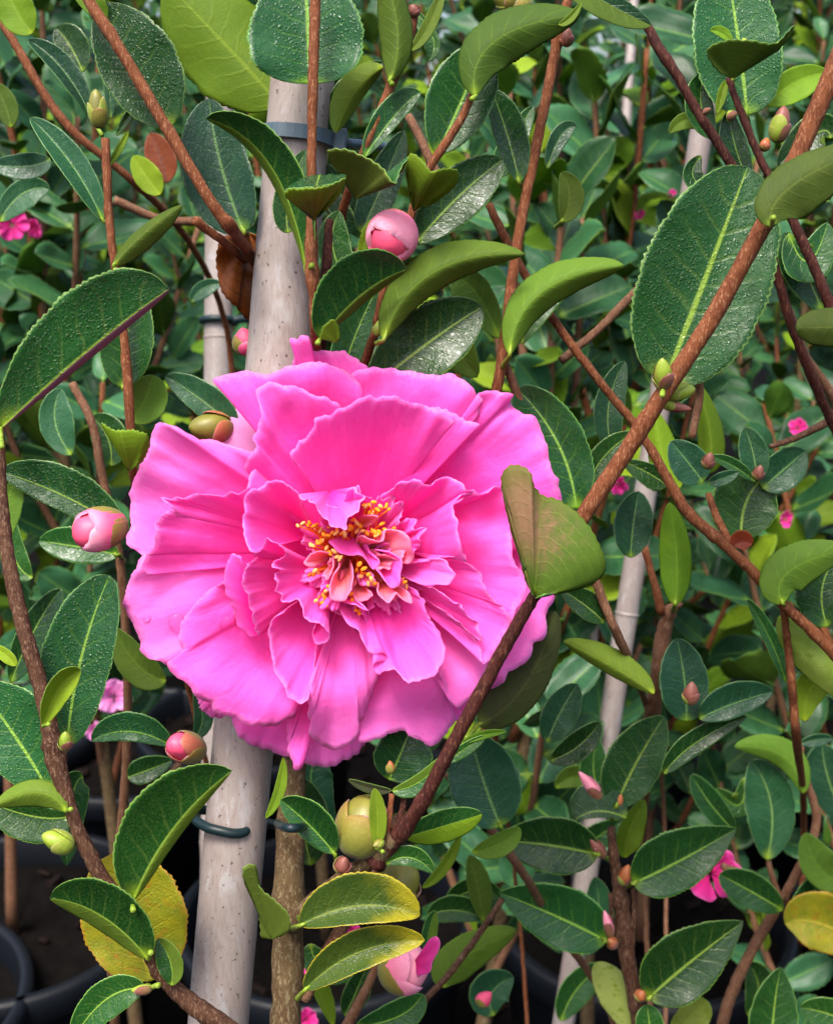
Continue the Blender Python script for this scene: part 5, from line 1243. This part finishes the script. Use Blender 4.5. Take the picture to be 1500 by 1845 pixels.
# ------------------------------------------------------------------ rows of camellias behind
def proto(seed, hi):
    rng = np.random.RandomState(seed)
    nt, ns = (17, 7) if hi else (8, 5)
    wd = rng.uniform(.27, .36); fold = rng.uniform(.10, .5); bend = rng.uniform(-.25, .35); a, b = rng.uniform(.48, .6), rng.uniform(.48, .62)
    t = np.linspace(0, 1, nt); sh = leaf_shape(t, a, b); G = np.zeros((nt, ns, 3)); U = np.zeros((nt, ns, 2)); Nn = np.zeros((nt, ns, 2))
    for j, s in enumerate(np.linspace(-1, 1, ns)):
        w_ = wd * sh * s * (1 + (.03 * (-1)**np.arange(nt) if abs(s) > .95 else 0))
        G[:, j, 0] = w_ * math.cos(fold); G[:, j, 1] = .08 + t - .12 * bend * t * t
        G[:, j, 2] = np.abs(w_) * math.sin(fold) + bend * t * t * .5 + .03 * np.sin(t * 9 + seed + s * 2) * abs(s)
        U[:, j, 0] = s * 11 + seed * 31; U[:, j, 1] = t * 42; Nn[:, j, 0] = .5 + .5 * s; Nn[:, j, 1] = t
    # make +Z the upper face
    V, F, Mi, uv = sheet(G, .008, {"UVMap": U, "Norm": Nn}, face_cam=False)
    du = np.cross(G[nt//2 + 1, ns//2] - G[nt//2, ns//2], G[nt//2, ns//2 + 1] - G[nt//2, ns//2])
    if du[2] < 0: Mi = [1 - m if m < 2 else 2 for m in Mi]
    # short petiole
    W = np.array([[0, -.04, -.03], [0, .04, -.012], [0, .10, G[0, ns//2, 2]], [0, .25, G[int(nt*.2), ns//2, 2] - .004]])
    Vp, Fp = tube_geo(W, [.016, .014, .013, .008], 5, 1, 0)
    n0 = len(V); V = np.concatenate([V, Vp]); F = F + [tuple(n0 + x for x in f) for f in Fp]; Mi = list(Mi) + [2] * len(Fp)
    uv = {k: np.concatenate([v, np.full((len(Vp), 2), .02)]) for k, v in uv.items()}
    return V, F, Mi, uv
def proto_mesh(pr_, mats):
    V, F, Mi, uv = pr_
    me = bpy.data.meshes.new('leaf'); me.from_pydata(V.tolist(), [], F)
    for m in mats: me.materials.append(m)
    me.polygons.foreach_set('material_index', np.asarray(Mi, np.int32)); me.polygons.foreach_set('use_smooth', np.ones(len(F), bool))
    li = np.empty(len(me.loops), np.int32); me.loops.foreach_get('vertex_index', li)
    for k, v in uv.items():
        l = me.uv_layers.new(name=k); l.data.foreach_set('uv', np.asarray(v, np.float32)[li].ravel())
    me.update(); return me
HI = [proto(s, True) for s in range(6)]; LO = [proto(s + 20, False) for s in range(4)]
MATS_A = [LM['far'], LM['farunder'], LM['rim']]; MATS_B = [LM['lime'], LM['lime'], LM['rim']]
HM = [proto_mesh(p, MATS_A) for p in HI]; HMB = [proto_mesh(p, MATS_B) for p in HI[:2]]

def in_view(p, m=1.15):
    v = p - CAM; d = np.dot(v, FWD)
    if d < .05: return None
    x = np.dot(v, RIGHT) / d * FPX; y = np.dot(v, UP) / d * FPX
    return d if abs(x) < 750 * m and abs(y) < 922 * m else None

def shrub(x, y, height, seed, label, nind, group=None, nsh=9, ln=.046, z0=.19, spread=.17, clear=None, bare=.42):
    rng = np.random.RandomState(seed); base = np.array([x, y, z0])
    root = thing('camellia_shrub', label, 'camellia', base, group)
    tp = base + np.array([rng.randn() * .02, rng.randn() * .02, height - z0 - .1])
    tr = spline([list(base), list((base + tp) / 2 + np.array([rng.randn()*.01, rng.randn()*.01, 0])), list(tp)], 16)
    V, F = tube_geo(tr, np.linspace(.0055, .0028, 16), 8, seed, .05); mesh_obj('trunk', V, F, BM['trunk'] if seed % 2 else BM['tan'], root, base)
    leaves = []
    for i in range(nsh):
        f = bare + (0.98 - bare) * (i + rng.rand() * .6) / nsh; s = base + (tp - base) * f
        az = i * 2.4 + rng.randn() * .4; tilt = rng.uniform(.35, .95) * (1.15 - .75 * f); l_ = rng.uniform(.75, 1.25) * spread * (1.55 - f * .5)
        if i >= nsh - 2: tilt *= .3
        P0 = s; d = np.array([math.cos(az) * math.sin(tilt), math.sin(az) * math.sin(tilt), math.cos(tilt)])
        P1 = P0 + d * l_ * .5; d2 = d * .6 + np.array([0, 0, .45]) + rng.randn(3) * .08; P2 = P1 + d2 / np.linalg.norm(d2) * l_ * .55
        W = spline([list(P0), list(P1), list(P2)], 14)
        V, F = tube_geo(W, np.linspace(.0030, .0016, 14), 6, seed + i, .05); mesh_obj('branch', V, F, BM['red'] if rng.rand() < .6 else BM['tan'], root, P0)
        n = max(5, int(l_ / .0105)); Wn = spline([list(P0), list(P1), list(P2)], n + 2)
        for k in range(1, n + 2):
            p = Wn[k]; t = Wn[min(k + 1, n + 1)] - Wn[k - 1]; t /= np.linalg.norm(t)
            ang = k * 2.4 + seed + i; x_ = np.cross(t, [.2, .1, .9]); x_ /= max(np.linalg.norm(x_), 1e-6); y_ = np.cross(t, x_)
            out = x_ * math.cos(ang) + y_ * math.sin(ang); up = rng.uniform(.15, 1.1)
            yv = out * math.cos(up) + t * math.sin(up) + rng.randn(3) * .13; yv /= np.linalg.norm(yv)
            zv = t * .45 + np.array([0, -.75, .45]) - out * .25 + rng.randn(3) * .33; zv -= yv * np.dot(zv, yv); zv /= np.linalg.norm(zv); xv = np.cross(yv, zv)
            sz = ln * rng.uniform(.7, 1.2) * (.75 if k > n else 1)
            leaves.append((p, np.stack([xv, yv, zv], 1) * sz, rng.rand(), rng.randint(0, 6)))
    # the leaves that show largest are parts of their own; the rest form one foliage mesh
    vis = []; rest = []
    for lf in leaves:
        d = in_view(lf[0])
        if clear and clear(lf[0]): continue
        (vis if d else rest).append((d or 9, lf))
    vis.sort(key=lambda q: q[0])
    for d, (p, m3, rr_, k) in vis[:nind]:
        me = HMB[k % 2] if rr_ < .13 else HM[k]
        o = bpy.data.objects.new('leaf', me); COL.objects.link(o); o.parent = root
        mt = Matrix([list(m3[r_]) + [float((p - base)[r_])] for r_ in range(3)] + [[0, 0, 0, 1]]); o.matrix_basis = mt
    rest = vis[nind:] + rest
    if rest:
        Vs = []; Fs = []; Ms = []; U1 = []; U2 = []; n0 = 0
        for d, (p, m3, rr_, k) in rest:
            V, F, Mi, uv = LO[k % 4]
            Vs.append(V @ m3.T + p); Fs += [tuple(n0 + q for q in f) for f in F]; Ms += (Mi if rr_ > .13 else [3 if q < 2 else q for q in Mi]); n0 += len(V); U1.append(uv['UVMap'] + rr_ * 900); U2.append(uv['Norm'])
        o = mesh_obj('foliage', np.concatenate(Vs), Fs, MATS_A + [LM['lime']], root, base, Ms, {"UVMap": np.concatenate(U1), "Norm": np.concatenate(U2)})
        if len(vis) > nind: o['kind'] = 'stuff'
    return root

def view_clear(regions):
    """keeps a plant's leaves from growing into the open gaps between the pots"""
    def f(p):
        v = p - CAM; d = np.dot(v, FWD)
        if d < .05: return False
        X = np.dot(v, RIGHT) / d * FPX + 750; Y = 922.5 - np.dot(v, UP) / d * FPX
        return any(x0 < X < x1 and y0 < Y < y1 for x0, y0, x1, y1 in regions)
    return f
GAP = view_clear([(-200, 1330, 520, 2200), (560, 1700, 1100, 2200)])
rows = [
    (.62, [(.02, 'camellia shrub straight behind the bloom, first row'), (.27, 'camellia shrub behind the thick orange-brown branch, first row')], 100, .82),
    (.76, [(-.21, 'camellia shrub behind the round bud, between the first two rows'), (.40, 'camellia shrub behind the large water-beaded leaf, between the first two rows'), (.13, 'camellia shrub behind the trailing olive leaf tips, between the first two rows')], 100, .90),
    (.92, [(-.36, 'camellia shrub behind the broad mauve-backed leaf, second row'), (-.08, 'camellia shrub behind the two pale canes, second row'), (.20, 'camellia shrub between the slanting cane and the bloom, second row'), (.47, 'camellia shrub past the slanting cane, second row')], 100, .98),
    (1.3, [(-.50, 'third-row camellia shrub at the edge beyond the mauve-backed leaf'), (-.20, 'third-row camellia shrub seen beside the rust-brown dead leaf'), (.12, 'third-row camellia shrub seen over the bloom and its pink bud'), (.42, 'third-row camellia shrub seen beside the slanting cane top'), (.70, 'third-row camellia shrub at the edge beyond the large wet leaf')], 100, 1.10),
]
seed = 100
for yy, ps, ni, hh in rows:
    for xx, lab in ps:
        seed += 1
        shrub(xx, yy, hh, seed, lab, ni, 'camellia shrubs in rows behind', nsh=14 if yy > .7 else 11, clear=GAP, ln=(.040 if yy < 1 else .043) if yy > .7 else .038, bare=.30 if xx < .15 else .04)
        if yy > .8:
            pot(xx, yy, .13, .22, {(-.36): 'black pot rim low beside the branch with the yellow leaf', (-.08): 'black pot rim crossing behind the thick cane foot', .20: 'black pot under the shrub between bloom and slanting cane', .47: 'black pot under the shrub past the slanting cane'}.get(xx, 'black pot under a third-row shrub'), group='black plastic nursery pots' if yy < 1 else 'black pots of the third row')
far_lab = 'distant camellia shrub in the massed rows at the top'
for r_, (yy, n_, ni, hh) in enumerate([(1.6, 6, 60, 1.15), (1.95, 8, 30, 1.22), (2.4, 9, 15, 1.28), (3.0, 10, 6, 1.36), (3.7, 12, 0, 1.46), (4.6, 14, 0, 1.6)]):
    for i in range(n_):
        seed += 1
        xx = (i - (n_ - 1) / 2) * yy * 1.0 / n_ + (.06 if r_ % 2 else -.05)
        shrub(xx, yy, hh, seed, far_lab, ni, 'distant camellia shrubs', nsh=15, ln=.046, spread=.23, bare=.25)
# two pots that stand in the open gap
pot(*hit(-270, 1810, .22)[:2], .135, .22, 'black pot with bare soil, its rim cut by the lower corner')
pot(*hit(250, 1330, .22)[:2], .14, .22, 'black pot with bare soil behind the dark green clip')

# blooms and coloured buds on the plants behind
hosts = {o['label']: o for o in bpy.data.objects if o.name.startswith('camellia_shrub')}
def host(lab): return hosts[lab]
H2a, H2b, H2c, H2d = [host(l) for _, l in rows[2][1]]
small_flower(NLp, 22, 405, -330, 30, 'hot', 1, label='small hot pink bloom')
small_flower(NLp, 64, 410, -335, 21, 'hot', 2)
small_flower(H2a, 205, 1255, -420, 34, 'lilac', 3, label='small pale lilac bloom')
small_flower(H2a, 170, 1315, -420, 22, 'lilac', 4)
small_flower(CR, 1278, 1575, -195, 60, 'hot', 5, label='hot pink bloom half behind a leaf')
small_flower(H2d, 1436, 772, -390, 18, 'hot', 6)
small_flower(H2d, 1412, 935, -350, 17, 'hot', 7)
small_flower(H2c, 1112, 872, -260, 20, 'hot', 8)
small_flower(H2c, 1052, 328, -470, 11, 'hot', 9)
small_flower(H2d, 1150, 385, -470, 11, 'hot', 10)
small_flower(H2b, 545, 1735, -300, 22, 'hot', 11)
small_flower(H2b, 552, 1835, -300, 26, 'hot', 12)
small_flower(H2d, 1210, 350, -420, 9, 'hot', 13)
small_flower(BP, 632, 1672, -130, 16, 'hot', 14)
bpy.context.view_layer.update()
